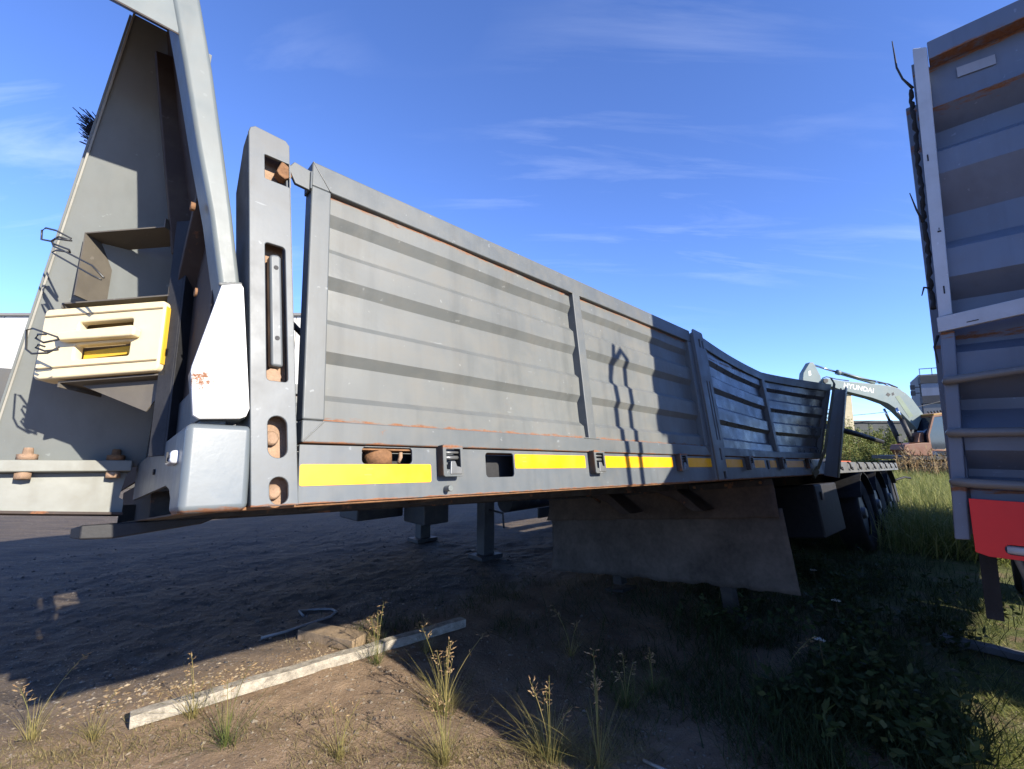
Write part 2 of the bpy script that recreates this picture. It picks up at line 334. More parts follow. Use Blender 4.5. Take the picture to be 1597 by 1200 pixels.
bar = MB(); bar.prism([(-0.058, 0.19), (-0.029, 0.19), (-0.029, 0.492), (-0.034, 0.50), (-0.05, 0.497), (-0.058, 0.492)], lambda a, c, d: shp(a, -0.016 + d, c), 0, 0.03)
bar.build('locking_bar', m_rail, pp, 0.007, 3)
for zz in (0.46, 0.265):
    q = MB(); q.cyl(shp(-0.043, -0.0175, zz), shp(-0.043, -0.012, zz), 0.006, 10); q.build('bar_hole', m_dark, pp)
for zz, xx in ((0.012, -0.053), (-0.118, -0.05)):
    q = MB(); q.tube([shp(xx, 0.04, zz), shp(xx, 0.012, zz), shp(xx + 0.002, 0.004, zz)], [0.019, 0.019, 0.013], 10); q.build('hinge_pin', m_rustpale, pp)
q = MB(); q.cyl(shp(-0.05, 0.03, 0.168), shp(-0.05, 0.0, 0.168), 0.02, 10); q.build('bar_stop', m_rustpale, pp)
h2 = [rr(2.585, 0.735, 2.612, 0.795, 0.003, 2), rr(2.635, 0.735, 2.655, 0.79, 0.003, 2), rr(2.592, 0.10, 2.612, 0.50, 0.008), rr(2.632, 0.10, 2.652, 0.50, 0.008), rr(2.60, -0.03, 2.625, 0.05, 0.011), rr(2.60, -0.145, 2.645, -0.10, 0.004)]
p2, sh2 = post('side_post', 2.515, 2.672, 0.852, 0.0, h2, -0.030, 0.12, m_rail)
p3, sh3 = post('side_post', 5.13, 5.20, 0.76, 0.0, [], -0.20, 0.12, m_rail)
p3.location = (0, 0.0, 0); p3.rotation_euler = (rad(16), 0, 0)

# --- side rail: outer plate with cut-outs, top and bottom lips
rail_holes = [rr(0.168, -0.052, 0.329, -0.004, 0.012), rr(0.621, -0.097, 0.757, -0.013, 0.012), rr(3.55, -0.09, 3.60, -0.02, 0.01)]
me = plate_mesh('side_rail', [(0.0, -0.151), (5.28, -0.151), (5.28, -0.003), (0.0, -0.003)], rail_holes, 0.008, sidep(-0.004), 0.0015)
rail = link('side_rail', me, m_rail, trailer)
lp = MB(); lp.box((0.0, 0.0045, -0.0125), (5.28, 0.06, -0.0045)); lp.box((-0.24, 0.0045, -0.157), (5.28, 0.075, -0.1495)); lp.build('rail_lip', m_rust, rail, 0.002)
lp = MB(); lp.box((0.0, 0.075, -0.15), (5.28, 0.083, -0.012)); lp.build('rail_web', m_dark, rail)
q = MB(); q.cyl((0.24, 0.045, -0.05), (0.24, 0.045, -0.004), 0.042, 18); q.build('lashing_ring', m_rust, rail)
q = MB(); q.tube([(0.295, 0.02, -0.045), (0.30, 0.015, -0.03), (0.303, 0.02, -0.012)], 0.006, 8); q.build('ring_pin', m_rustpale, rail)
q = MB(); q.cyl((0.448, -0.0045, -0.129), (0.448, -0.032, -0.129), 0.0095, 14); q.build('rail_knob', m_pillar, rail, 0.002)
q = MB(); q.box((5.0, -0.001, -0.151), (11.2, 0.007, -0.02)); q.box((5.0, 0.007, -0.15), (11.2, 0.06, -0.142)); q.build('rear_side_rail', paint('rear_rail_paint', (0.20, 0.20, 0.19), 0.5, 0.4, 0.2), trailer)
for i in range(10):
    x = 5.45 + i * 0.58; q = MB(); q.tube([(x, -0.008, -0.02), (x, -0.03, -0.05), (x, -0.03, -0.10), (x + 0.09, -0.03, -0.115), (x + 0.10, -0.025, -0.085)], 0.011, 6); q.build('lashing_hook', m_dark, trailer)
for a, b_ in ((0.002, 0.394),):
    link('reflective_tape', plate_mesh('reflective_tape', rr(a, -0.107, b_, -0.053, 0.006, 3), [], 0.001, sidep(-0.0056)), m_yellow, rail)
for a, b_, z0, z1 in ((0.762, 1.188, -0.068, -0.016), (1.300, 1.985, -0.068, -0.015), (2.132, 2.50, -0.069, -0.015), (2.69, 3.03, -0.072, -0.018), (3.24, 3.50, -0.077, -0.02), (3.63, 3.79, -0.077, -0.02), (4.02, 4.60, -0.078, -0.02)):
    link('reflective_tape', plate_mesh('reflective_tape', rr(a, z0, b_, z1, 0.006, 3), [], 0.001, sidep(-0.0056)), m_yellow, rail)
for a_, zz in ((0.178, -0.068), (0.174, -0.084), (0.80, -0.03), (0.80, -0.045)):
    q = MB(); q.box((a_, -0.0064, zz), (a_ + 0.022, -0.0060, zz + 0.004)); q.build('tape_print', m_chockedge, rail)
def latch(x):
    w, zt, zb = 0.078, 0.006, -0.094
    me = plate_mesh('latch', rr(x - w / 2, zb, x + w / 2, zt, 0.008), [rr(x - w / 2 + 0.012, zb + 0.022, x + w / 2 - 0.010, zt - 0.014, 0.004)], 0.006, sidep(-0.040), 0.001)
    o = link('latch', me, m_frame, trailer)
    s = MB(); s.box((x - w / 2, -0.0345, zb + 0.004), (x - w / 2 + 0.007, -0.0045, zt - 0.002)); s.box((x + w / 2 - 0.007, -0.0345, zb + 0.004), (x + w / 2, -0.0045, zt - 0.002)); s.build('latch_cheek', m_under, o, 0.001)
    s = MB(); s.cyl((x - w / 2 + 0.008, -0.022, -0.034), (x + w / 2 - 0.008, -0.022, -0.034), 0.0065, 10); s.cyl((x - w / 2 + 0.008, -0.026, -0.018), (x + w / 2 - 0.008, -0.026, -0.018), 0.004, 8); s.build('latch_pin', m_zinc, o)
    s = MB(); s.prism([(x - 0.016, -0.088), (x + 0.032, -0.088), (x + 0.032, -0.066), (x + 0.012, -0.062), (x + 0.006, -0.046), (x - 0.012, -0.046)], sidep(-0.043), 0, 0.02); s.build('latch_lever', m_zinc, o, 0.003)
for x in (0.456, 1.250, 2.060, 3.130, 3.900, 4.72): latch(x)

# --- front corner: block, transverse front members, bent pillar with white plate
q = MB(); q.box((-0.243, -0.022, -0.157), (-0.112, 0.10, 0.036)); q.build('front_corner_block', m_block, trailer, 0.016, 4)
q = MB(); q.prism([(0.06, 0.036), (0.86, 0.036), (0.86, -0.085), (0.22, -0.083), (0.165, -0.095), (0.125, -0.125), (0.105, -0.152), (0.06, -0.152)], lambda a, b, c: (-0.236 + c, a, b), 0, 0.01); ft = q.build('front_member', m_rail, trailer, 0.002)
q = MB(); q.box((-0.214, 0.02, 0.039), (-0.16, 0.86, 0.148)); q.build('front_upper_member', m_rail, trailer, 0.004)
q = MB(); q.box((-0.226, 0.10, -0.156), (-0.13, 2.4, -0.152)); q.box((-0.14, 0.10, -0.152), (-0.132, 2.4, 0.03)); q.build('front_underplate', m_brownplate, trailer)
q = MB(); q.box((-0.258, 0.035, -0.047), (-0.2365, 0.105, -0.017)); lo = q.build('marker_lamp', m_lens, trailer, 0.008, 3)
q = MB(); q.box((-0.262, 0.058, -0.043), (-0.2585, 0.066, -0.020)); q.cyl((-0.2595, 0.046, -0.032), (-0.2575, 0.046, -0.032), 0.004, 8); q.build('lamp_bezel', m_dark, lo)
q = MB(); q.cyl((-0.2365, 0.42, -0.03), (-0.241, 0.42, -0.03), 0.008, 10); q.build('plug', m_dark, trailer)
PR = [(-0.124, 0.05), (-0.138, 0.24), (-0.158, 0.385), (-0.189, 0.58), (-0.223, 0.77), (-0.264, 0.99), (-0.309, 1.20), (-0.352, 1.38), (-0.40, 1.58)]
PLf = [(-0.170, 0.05), (-0.184, 0.23), (-0.203, 0.376), (-0.238, 0.566), (-0.279, 0.745), (-0.324, 0.96), (-0.370, 1.165), (-0.412, 1.36), (-0.46, 1.56)]
q = MB(); vs = []
for (xr, zr), (xl, zl) in zip(PR, PLf): vs += [(xl, -0.006, zl), (xr, -0.006, zr), (xr, 0.085, zr), (xl, 0.085, zl)]
n = len(PR); q.add(vs, [(0, 1, 2, 3), tuple(4 * (n - 1) + k for k in (3, 2, 1, 0))] + [(4 * i + k, 4 * i + 4 + k, 4 * i + 4 + (k + 1) % 4, 4 * i + (k + 1) % 4) for i in range(n - 1) for k in range(4)])
pil = q.build('bent_pillar', m_pillar, trailer, 0.012, 3)
wp = [(-0.202, 0.372), (-0.162, 0.386), (-0.156, 0.378), (-0.124, 0.075), (-0.130, 0.056), (-0.142, 0.05), (-0.222, 0.044), (-0.234, 0.052), (-0.2455, 0.15), (-0.2445, 0.162)]
link('white_plate', plate_mesh('white_plate', wp, [], 0.014, sidep(-0.024), 0.003), m_white, pil)
q = MB(); q.prism([(-0.218, 0.046), (-0.13, 0.052), (-0.15, 0.30), (-0.19, 0.34), (-0.235, 0.165)], sidep(-0.0095), 0, 0.09); q.build('pillar_foot', m_rail, pil, 0.003)
for zz in (0.60, 0.37):
    q = MB(); q.tube([(-0.262 + 0.1 * (0.6 - zz), 0.05, zz), (-0.272 + 0.12 * (0.6 - zz), 0.05, zz)], 0.011, 6); q.build('bolt', m_rust, pil)
random.seed(11); m_weld = paint('weld_bead', (0.26, 0.27, 0.26), 0.5, 0.2, 0.35)
def weld(p, q_, r, parent):
    p, q_ = Vector(p), Vector(q_); n = max(3, int((q_ - p).length / (r * 1.1))); mb = MB()
    mb.tube([p.lerp(q_, i / n) + Vector((random.gauss(0, r * .12), 0, random.gauss(0, r * .12))) for i in range(n + 1)], [r * (0.8 + 0.35 * (i % 2)) for i in range(n + 1)], 6); return mb.build('weld_bead', m_weld, parent)
weld((-0.206, -0.008, 0.379), (-0.158, -0.008, 0.393), 0.0045, pil)
weld((-0.110, -0.012, 0.04), (-0.122, -0.012, 0.40), 0.004, pil)
for a_, b_ in (((0.002, -0.0135, 0.002), (0.056, -0.0148, 0.058)), ((0.002, -0.0135, 0.838), (0.056, -0.0148, 0.758)), ((2.498, -0.0135, 0.002), (2.444, -0.0148, 0.058)), ((1.19, -0.0148, 0.0605), (1.30, -0.0148, 0.0605)), ((1.19, -0.0148, 0.7565), (1.30, -0.0148, 0.7565))): weld(a_, b_, 0.0022, ds1)
# head: side skirt at the top with soffit, leaning plate, front wall, transverse bulkhead
q = MB(); q.box((-0.60, 0.0, 1.054), (-0.345, 0.006, 1.50)); q.build('head_skirt', m_pillar, trailer)
q = MB(); q.prism([(0.0005, 1.050), (0.258, 1.304), (0.256, 1.310), (0.0005, 1.0555)], lambda a, b, c: (c, a, b), -0.60, -0.30); q.build('head_soffit', m_brownplate, trailer)
def pquad(name, a, b, c, d, th, mat):
    a, b, c, d = map(Vector, (a, b, c, d)); nn = (b - a).cross(d - a).normalized() * th
    q = MB(); q.add([a, b, c, d, a + nn, b + nn, c + nn, d + nn], [(0, 1, 2, 3), (7, 6, 5, 4), (0, 4, 5, 1), (1, 5, 6, 2), (2, 6, 7, 3), (3, 7, 4, 0)]); return q.build(name, mat, trailer, 0.001)
for s, off in ((1, 0), (-1, 2.5)):
    Y = lambda y: off + s * y
    hp = pquad('headboard_plate', (-0.590, Y(0.866), 0.03), (-0.215, Y(0.866), 0.03), (-0.235, Y(0.262), 1.303), (-0.433, Y(0.262), 1.303), 0.006 * s, m_headplate)
q = MB(); q.prism([(0, 0), (0.005, 0), (0.005, 0.014), (0, 0.014)], lambda a, b, c: (-0.590 + 0.157 * c - 0.002 + a, 0.862 - 0.604 * c - 0.008 + b, 0.03 + 1.273 * c), 0, 1); q.build('plate_edge', paint('pale_edge', (0.62, 0.60, 0.52), 0.6, 0.5, 0.2), trailer)  # paler strip along the plate's edge
pquad('front_wall', (-0.594, 0.872, 0.03), (-0.437, 0.268, 1.303), (-0.437, 2.232, 1.303), (-0.594, 1.628, 0.03), 0.006, m_headplate)
q = MB(); bz = [0.15, 0.6, 0.78, 1.0, 1.2, 1.29]; bx = [-0.206, -0.206, -0.245, -0.295, -0.335, -0.355]
q.add([v for z, x in zip(bz, bx) for v in ((x, 0.06, z), (x, 0.79 - 0.473 * (z - 0.15), z), (x + 0.008, 0.79 - 0.473 * (z - 0.15), z), (x + 0.008, 0.06, z))], [(0, 1, 2, 3), (23, 22, 21, 20)] + [(4 * i + k, 4 * i + 4 + k, 4 * i + 4 + (k + 1) % 4, 4 * i + (k + 1) % 4) for i in range(5) for k in range(4)]); q.build('bulkhead', m_brownplate, trailer)
q = MB(); q.box((-0.16, 0.86, 0.04), (-0.15, 2.42, 1.34)); q.build('light_block_wall', m_brownplate, trailer)  # unseen wall added to stop sunlight passing between post and pillar
q = MB(); q.bar((-0.225, 0.10, 0.75), (-0.225, 0.50, 0.30), 0.03, 0.05, (1, 0, 0)); q.bar((-0.235, 0.36, 0.62), (-0.345, 0.25, 1.2), 0.03, 0.06, (1, 0, 0)); q.build('brace', m_brownplate, trailer, 0.003)
# front beam under the leaning plate
q = MB(); q.box((-0.66, 0.79, 0.008), (-0.255, 0.875, 0.044)); fb = q.build('front_beam', m_beam, trailer, 0.004)
q = MB(); q.prism([(-0.66, 0.007), (-0.262, 0.007), (-0.275, -0.075), (-0.262, -0.083), (-0.262, -0.124), (-0.66, -0.090)], lambda a, b, c: (a, 0.835 + c, b), 0, 0.008); q.build('beam_web', m_beam, fb, 0.001)
q = MB(); q.prism([(-0.262, -0.1245), (-0.66, -0.0905), (-0.66, -0.098), (-0.262, -0.132)], lambda a, b, c: (a, 0.80 + c, b), 0, 0.2); q.build('beam_lip', m_brownplate, fb)
for x in (-0.505, -0.300):
    q = MB(); q.tube([(x, 0.813, -0.012), (x, 0.813, 0.007)], 0.021, 6); q.build('nut', m_rustpale, fb)
    q = MB(); q.tube([(x + 0.002, 0.815, 0.0445), (x + 0.002, 0.815, 0.062), (x + 0.002, 0.815, 0.0625), (x + 0.002, 0.815, 0.082)], [0.024, 0.024, 0.013, 0.011], 8); q.build('bolt_head', m_rustpale if x < -0.4 else m_rust, fb)
q = MB(); q.prism([(-0.36, -0.157), (0.02, -0.157), (-0.04, -0.18), (-0.28, -0.205), (-0.36, -0.20)], lambda a, b, c: (a, c, b), 0.80, 1.70); q.build('kingpin_plate', m_dark, trailer, 0.006)  # the plate's shade is put into its dark colour
# chock rack
R0 = Vector((-0.25, 0.30, 0)); RD = Vector((-0.70, 0.714, 0)); RN = Vector((0.714, 0.70, 0))
def rk(a, z, c): p = R0 + RD * a + RN * c; return (p.x, p.y, z)
q = MB()
q.add([rk(-0.016, -0.0, 0), rk(0.024, -0.0, 0), rk(0.024, 0.70, 0), rk(-0.016, 0.70, 0), rk(-0.016, -0.0, 0.006), rk(0.024, -0.0, 0.006), rk(0.024, 0.70, 0.006), rk(-0.016, 0.70, 0.006)], [(0,1,2,3),(7,6,5,4),(0,4,5,1),(1,5,6,2),(2,6,7,3),(3,7,4,0)])
q.add([rk(-0.022, -0.0, 0), rk(-0.016, -0.0, 0), rk(-0.016, 0.70, 0), rk(-0.022, 0.70, 0), rk(-0.022, -0.0, 0.05), rk(-0.016, -0.0, 0.05), rk(-0.016, 0.70, 0.05), rk(-0.022, 0.70, 0.05)], [(0,1,2,3),(7,6,5,4),(0,4,5,1),(1,5,6,2),(2,6,7,3),(3,7,4,0)])
rack = q.build('chock_rack', m_dark, trailer, 0.001)
def tray(z, a0, a1, dep, drop, mat):
    q = MB()
    def slab(p): 
        vs = [rk(*x) for x in p]; q.add(vs, [(0,1,2,3),(7,6,5,4),(0,4,5,1),(1,5,6,2),(2,6,7,3),(3,7,4,0)])
    slab([(a0, z, 0), (a1, z, 0), (a1, z, dep), (a0, z, dep), (a0, z + .004, 0), (a1, z + .004, 0), (a1, z + .004, dep), (a0, z + .004, dep)])
    slab([(a1, z - drop, 0.02), (a1 + .004, z - drop, 0.02), (a1 + .004, z, dep + .03), (a1, z, dep + .03), (a1, z, 0), (a1 + .004, z, 0), (a1 + .004, z + .0035, dep + .03), (a1, z + .0035, dep + .03)]) if drop == 0 else slab([(a1 - .004, z - drop, 0), (a1, z - drop, 0), (a1, z - drop, dep), (a1 - .004, z - drop, dep), (a1 - .004, z - .0005, 0), (a1, z - .0005, 0), (a1, z - .0005, dep), (a1 - .004, z - .0005, dep)])
    slab([(a0 - .004, z - .0, 0), (a0 + .0, z - .0, 0), (a0 + .0, z - .0, dep), (a0 - .004, z - .0, dep), (a0 - .004, z + .03, 0), (a0 + .0, z + .03, 0), (a0 + .0, z + .03, dep), (a0 - .004, z + .03, dep)])
    return q.build('rack_tray', mat, rack)
tray(0.684, 0.062, 0.300, 0.10, 0.20, m_tray); tray(0.458, 0.024, 0.330, 0.12, 0.012, m_tray); tray(0.222, 0.01, 0.30, 0.13, 0.012, m_tray)
q = MB(); q.prism([(0.02, 0.218), (0.26, 0.218), (0.07, 0.13), (0.02, 0.20)], lambda a, b, c: rk(a, b, c), 0.03, 0.034); q.build('tray_gusset', m_tray, rack)
C1 = [(-0.403,0.491,0.546),(-0.432,0.527,0.593),(-0.5,0.611,0.658),(-0.524,0.642,0.679),(-0.529,0.648,0.693),(-0.525,0.643,0.706),(-0.49,0.599,0.691),(-0.489,0.599,0.699),(-0.526,0.644,0.735),(-0.55,0.675,0.75),(-0.558,0.684,0.743),(-0.555,0.681,0.711),(-0.532,0.652,0.699),(-0.517,0.633,0.711),(-0.487,0.596,0.69)]
C1b = [(-0.408,0.497,0.541),(-0.429,0.523,0.56),(-0.518,0.635,0.651),(-0.525,0.643,0.659),(-0.517,0.633,0.664),(-0.485,0.593,0.65),(-0.489,0.598,0.66),(-0.525,0.644,0.688)]
C2 = [(-0.472,0.578,0.342),(-0.494,0.605,0.328),(-0.526,0.645,0.332),(-0.54,0.662,0.348),(-0.547,0.671,0.409),(-0.534,0.654,0.411),(-0.479,0.586,0.374),(-0.475,0.581,0.366),(-0.506,0.62,0.362),(-0.524,0.642,0.379),(-0.521,0.638,0.39),(-0.504,0.617,0.387)]
C3 = [(-0.473,0.578,0.334),(-0.5,0.612,0.335),(-0.52,0.637,0.349),(-0.516,0.632,0.358),(-0.502,0.615,0.349)]
for cl in (C1, C1b, C2, C3):
    cl_cam = TI @ Vector((0, 0, 1.5)); q = MB(); q.tube([cl_cam + (Vector(p) - cl_cam) * 0.88 for p in cl], 0.0026, 6); q.build('wire_clip', m_wire, rack)

# --- deck, chassis, landing legs, wheels
q = MB(); q.box((-0.13, 0.09, -0.06), (11.2, 2.41, -0.03)); q.build('deck', m_wood, trailer)
for y in (0.75, 1.75):
    q = MB(); q.prism([(-0.2, -0.065), (11.1, -0.065), (11.1, -0.55), (4.2, -0.55), (3.6, -0.20), (-0.2, -0.158)], lambda a, b, c: (a, y + c, b), -0.012, 0.012)
    q.box((4.2, y - 0.07, -0.565), (11.1, y + 0.07, -0.551)); q.build('chassis_beam', m_under, trailer)
for i in range(22):
    x = 0.3 + i * 0.5; q = MB(); q.prism([(0.085, -0.06), (2.41, -0.06), (2.41, -0.10), (1.85, -0.158), (0.65, -0.158), (0.085, -0.10)], lambda a, b, c: (x + c, a, b), -0.03, 0.03); q.build('cross_member', m_under, trailer)
def groundz(x, y): return (0.0 - TO.z - TL.z * x - TT.z * y) / TU.z     # local height of the ground below a deck point
for x, y in ((3.86, 0.60), (3.86, 1.70)):
    gz = groundz(x, y); q = MB(); q.box((x - 0.055, y - 0.05, gz + 0.05), (x + 0.055, y + 0.05, -0.56)); lg = q.build('landing_leg', m_under, trailer, 0.006)
    q = MB(); q.box((x - 0.13, y - 0.11, gz - 0.005), (x + 0.13, y + 0.11, gz + 0.02)); q.build('leg_foot', m_under, lg, 0.004); q = MB(); q.box((x - 0.07, y - 0.065, -0.58), (x + 0.07, y + 0.065, -0.16)); q.build('leg_sleeve', m_under, lg, 0.004)
q = MB(); q.cyl((3.86, 0.6, -0.45), (3.86, 1.7, -0.45), 0.03, 10); q.build('leg_shaft', m_under, trailer)
# hanging rubber belting across the trailer, upper and lower strip
def flap(name, x, y0, y1, ztop, zb0, zb1, seed, mat, rag):
    q = MB(); ny, nz = 60, 14; vs = []
    for i in range(ny + 1):
        t = i / ny; y = y0 + (y1 - y0) * t; zb = zb0 + (zb1 - zb0) * t + rag * float(vnoise(y * 9, seed, 5)) + 0.35 * rag * float(vnoise(y * 45, seed, 6))
        for j in range(nz + 1):
            s = j / nz; z = ztop + (zb - ztop) * s
            vs.append((x + 0.05 * s * float(vnoise(y * 1.6 + seed, s * 1.2, 7)) * 2 - 0.10 * s * s * max(0, (t - 0.75)) * 2 + 0.012 * float(vnoise(y * 5, z * 5, 8)), y + 0.06 * s * s * (t > 0.8) * (t - 0.8) * 5, z))
    m = nz + 1; q.add(vs, [(i * m + j, i * m + j + 1, (i + 1) * m + j + 1, (i + 1) * m + j) for i in range(ny) for j in range(nz)], True)
    o = q.build(name, mat, trailer); sm = o.modifiers.new('thick', 'SOLIDIFY'); sm.thickness = 0.010; sm.offset = 0; return o
flap('belting_sheet', 3.735, 0.035, 2.46, -0.165, -0.47, -0.44, 2.0, m_flap, 0.01)
fl = flap('belting_sheet', 3.765, 0.015, 2.47, -0.40, -1.045, -0.985, 5.0, plain('belting_grey', (0.135, 0.11, 0.092), 0.85, 0.5, 3.0, 0.4), 0.03)
q = MB(); q.box((3.715, 0.03, -0.215), (3.728, 2.47, -0.162)); cb = q.build('clamp_bar', m_under, trailer, 0.003)
for i in range(9):
    q = MB(); q.tube([(3.714, 0.12 + i * 0.28, -0.188), (3.700, 0.12 + i * 0.28, -0.188)], 0.013, 6); q.build('clamp_bolt', m_rust, cb)
for y in (0.62, 1.32):                                           # arched gussets in front of the sheet
    q = MB(); pts = [(y + 0.55, -0.16), (y + 0.35, -0.19), (y + 0.15, -0.27), (y + 0.0, -0.385), (y - 0.10, -0.385), (y + 0.02, -0.27), (y + 0.12, -0.19), (y + 0.22, -0.16)]
    q.prism(pts, lambda a, b, c: (c, a, b), 3.45, 3.70); q.build('arched_gusset', m_brownplate, trailer, 0.01)
def wheel(x, y, s):
    z = groundz(x, y) + 0.50; q = MB(); prof = [(0.30, -0.12), (0.44, -0.16), (0.49, -0.145), (0.502, -0.11), (0.502, 0.11), (0.49, 0.145), (0.44, 0.16), (0.30, 0.12)]; n = 40; vs = []
    for k in range(n):
        a = 2 * math.pi * k / n
        for r, w in prof: vs.append((x + r * math.cos(a), y + w, z + r * math.sin(a)))
    m = len(prof); q.add(vs, [(k * m + j, k * m + j + 1, ((k + 1) % n) * m + j + 1, ((k + 1) % n) * m + j) for k in range(n) for j in range(m - 1)], True)
    w = q.build('wheel', m_rubber, trailer)
    q = MB(); q.tube([(x, y - s * 0.10, z), (x, y - s * 0.04, z), (x, y - s * 0.035, z), (x, y + s * 0.10, z)], [0.305, 0.29, 0.17, 0.15], 24); q.tube([(x, y - s * 0.15, z), (x, y - s * 0.03, z)], [0.07, 0.10], 14); q.build('rim', paint('rim_paint', (0.10, 0.11, 0.13), 0.4, 0.3, 0.1), w)
for x in (7.75, 9.06, 10.37):
    wheel(x, 0.26, 1); wheel(x, 2.24, -1)
    z0 = groundz(x, 0.3) + 0.5; z1 = groundz(x, 2.2) + 0.5; q = MB(); q.cyl((x, 0.3, z0), (x, 2.2, z1), 0.06, 12); q.build('axle', m_under, trailer)
    q = MB(); n = 12
    q.prism([(x + 0.56 * math.cos(rad(25 + 130 * k / n)), groundz(x, 0.26) + 0.5 + 0.56 * math.sin(rad(25 + 130 * k / n))) for k in range(n + 1)] + [(x + 0.55 * math.cos(rad(155 - 130 * k / n)), groundz(x, 0.26) + 0.5 + 0.55 * math.sin(rad(155 - 130 * k / n))) for k in range(n + 1)], lambda a, b, c: (a, c, b), 0.04, 0.46); q.build('mudguard', m_dark, trailer)
q = MB(); q.box((5.35, 0.12, -0.80), (6.35, 0.62, -0.25)); tb = q.build('tool_box', m_dark, trailer, 0.02)
q = MB(); q.box((5.5, 0.105, -0.42), (5.56, 0.1195, -0.33)); q.build('box_catch', m_under, tb, 0.004)
q = MB(); q.tube([(11.2, 0.1, -0.35), (11.32, 0.06, -0.33), (11.42, -0.05, -0.30), (11.5, -0.12, -0.33)], 0.02, 6); q.build('rear_hook', m_dark, trailer)
q = MB(); q.box((11.0, 0.1, -0.75), (11.2, 2.4, -0.16)); q.build('rear_beam', m_dark, trailer, 0.01)
# strap and bent rod on the end of the second board
q = MB(); pts = [(4.93, -0.33, 0.76), (4.93, -0.345, 0.70), (4.93, -0.25, 0.42), (4.925, -0.14, 0.08), (4.90, -0.045, -0.10), (4.84, -0.012, -0.16)]
for a, b_ in zip(pts[:-1], pts[1:]): q.bar(a, b_, 0.085, 0.006, (0, 1, 0))
q.build('webbing_strap', plain('strap_webbing', (0.17, 0.17, 0.12), 0.9, 0.3, 30, 0.3), trailer)
q = MB(); q.tube([(5.15, -0.15, 0.32), (5.45, -0.32, 0.24), (5.75, -0.50, 0.13)], [0.03, 0.028, 0.022], 8); q.build('bent_rod', m_dark, trailer)
for x0, x1, z1 in ((5.75, 6.25, 0.115), (6.35, 7.2, 0.06)):
    q = MB(); q.box((x0, 0.3, -0.03), (x1, 1.2, z1)); o = q.build('timber_block', m_dark, None, 0.01); o.matrix_world = TM
    tag(o, 'dark %s block lying on the bare rear deck of the grey trailer' % ('tall square' if z1 > 0.1 else 'low flat'), 'block')
q = MB(); q.box((7.5, 0.25, -0.03), (8.4, 0.9, 0.03)); o = q.build('orange_panel', plain('orange', (0.55, 0.12, 0.03), 0.6, 0.2), None, 0.004); o.matrix_world = TM; tag(o, 'orange flat panel lying on the rear deck of the trailer', 'panel')

# --- the wheel chock in the rack
chock = empty('wheel_chock', TM); tag(chock, 'cream plastic wheel chock with yellow edge held in the rack at the trailer front', 'wheel chock')
ck = lambda a, b, c: Vector(rk(0.012 + a * 0.89, 0.230 + b, -0.018 + c))
hol = [rr(0.098, 0.122, 0.268, 0.158, 0.006, 3), rr(0.098, 0.050, 0.270, 0.092, 0.006, 3)]
link('face_plate', plate_mesh('face_plate', rr(0.0, 0.0, 0.385, 0.205, 0.014), hol, 0.028, ck, 0.005), m_chock, chock)
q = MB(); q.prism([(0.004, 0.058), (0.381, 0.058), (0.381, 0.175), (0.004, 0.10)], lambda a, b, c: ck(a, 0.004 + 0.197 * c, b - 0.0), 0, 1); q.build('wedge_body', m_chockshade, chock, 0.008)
q = MB(); q.prism([(0.002, 0.0285), (0.383, 0.0285), (0.383, 0.058), (0.002, 0.058)], lambda a, b, c: ck(a, 0.002 + 0.018 * c, b), 0, 1); q.prism([(0.002, 0.0285), (0.383, 0.0285), (0.383, 0.058), (0.002, 0.058)], lambda a, b, c: ck(a, 0.185 + 0.018 * c, b), 0, 1)
q.build('rim_band', m_chock, chock, 0.002)
q = MB(); q.prism([(0.065, 0.098), (0.30, 0.100), (0.31, 0.126), (0.075, 0.130), (0.062, 0.12)], lambda a, b, c: ck(a, b - 0.002, c), -0.026, -0.001); q.build('handle', m_chock, chock, 0.006, 3)
q = MB(); q.prism([(0.115, 0.066), (0.27, 0.060), (0.27, 0.082), (0.115, 0.09)], lambda a, b, c: ck(a, b, c), 0.03, 0.045); q.build('inner_rib', m_chockedge, chock)
for zz in (0.028, 0.180):
    q = MB(); q.prism([(0.006, zz), (0.379, zz), (0.379, zz + 0.004), (0.006, zz + 0.004)], lambda a, b, c: ck(a, b, c), -0.003, -0.0005); q.build('moulded_line', m_chockshade, chock)
q = MB(); q.prism([(-0.003, 0.02), (0.0, 0.02), (0.0, 0.19), (-0.003, 0.185)], lambda a, b, c: ck(a, b, c), 0.004, 0.05); q.build('yellow_edge', m_chockedge, chock, 0.002)
# --- broom head jammed behind the leaning plate
broom = empty('broom', TM); tag(broom, 'dark bristle broom head sticking out behind the leaning headboard plate', 'broom')
q = MB()
for i in range(260):
    p = Vector((-0.44 + random.uniform(-.012, .012), 0.60 + random.uniform(-.05, .05), 1.075 + random.uniform(-.022, .022))); d = Vector((-0.062 + random.gauss(0, .008), random.gauss(0, .012), 0.036 + random.gauss(0, .012)))
    q.tube([p, p + d * random.uniform(.5, 1.15)], 0.0016, 3, False)
q.build('bristles', plain('bristle', (0.02, 0.022, 0.035), 0.7), broom)
q = MB(); q.box((-0.43, 0.5, 1.03), (-0.36, 0.72, 1.09)); q.tube([(-0.37, 0.61, 1.05), (0.7, 0.75, 0.2)], 0.012, 8); q.build('broom_stick', m_wood, broom)

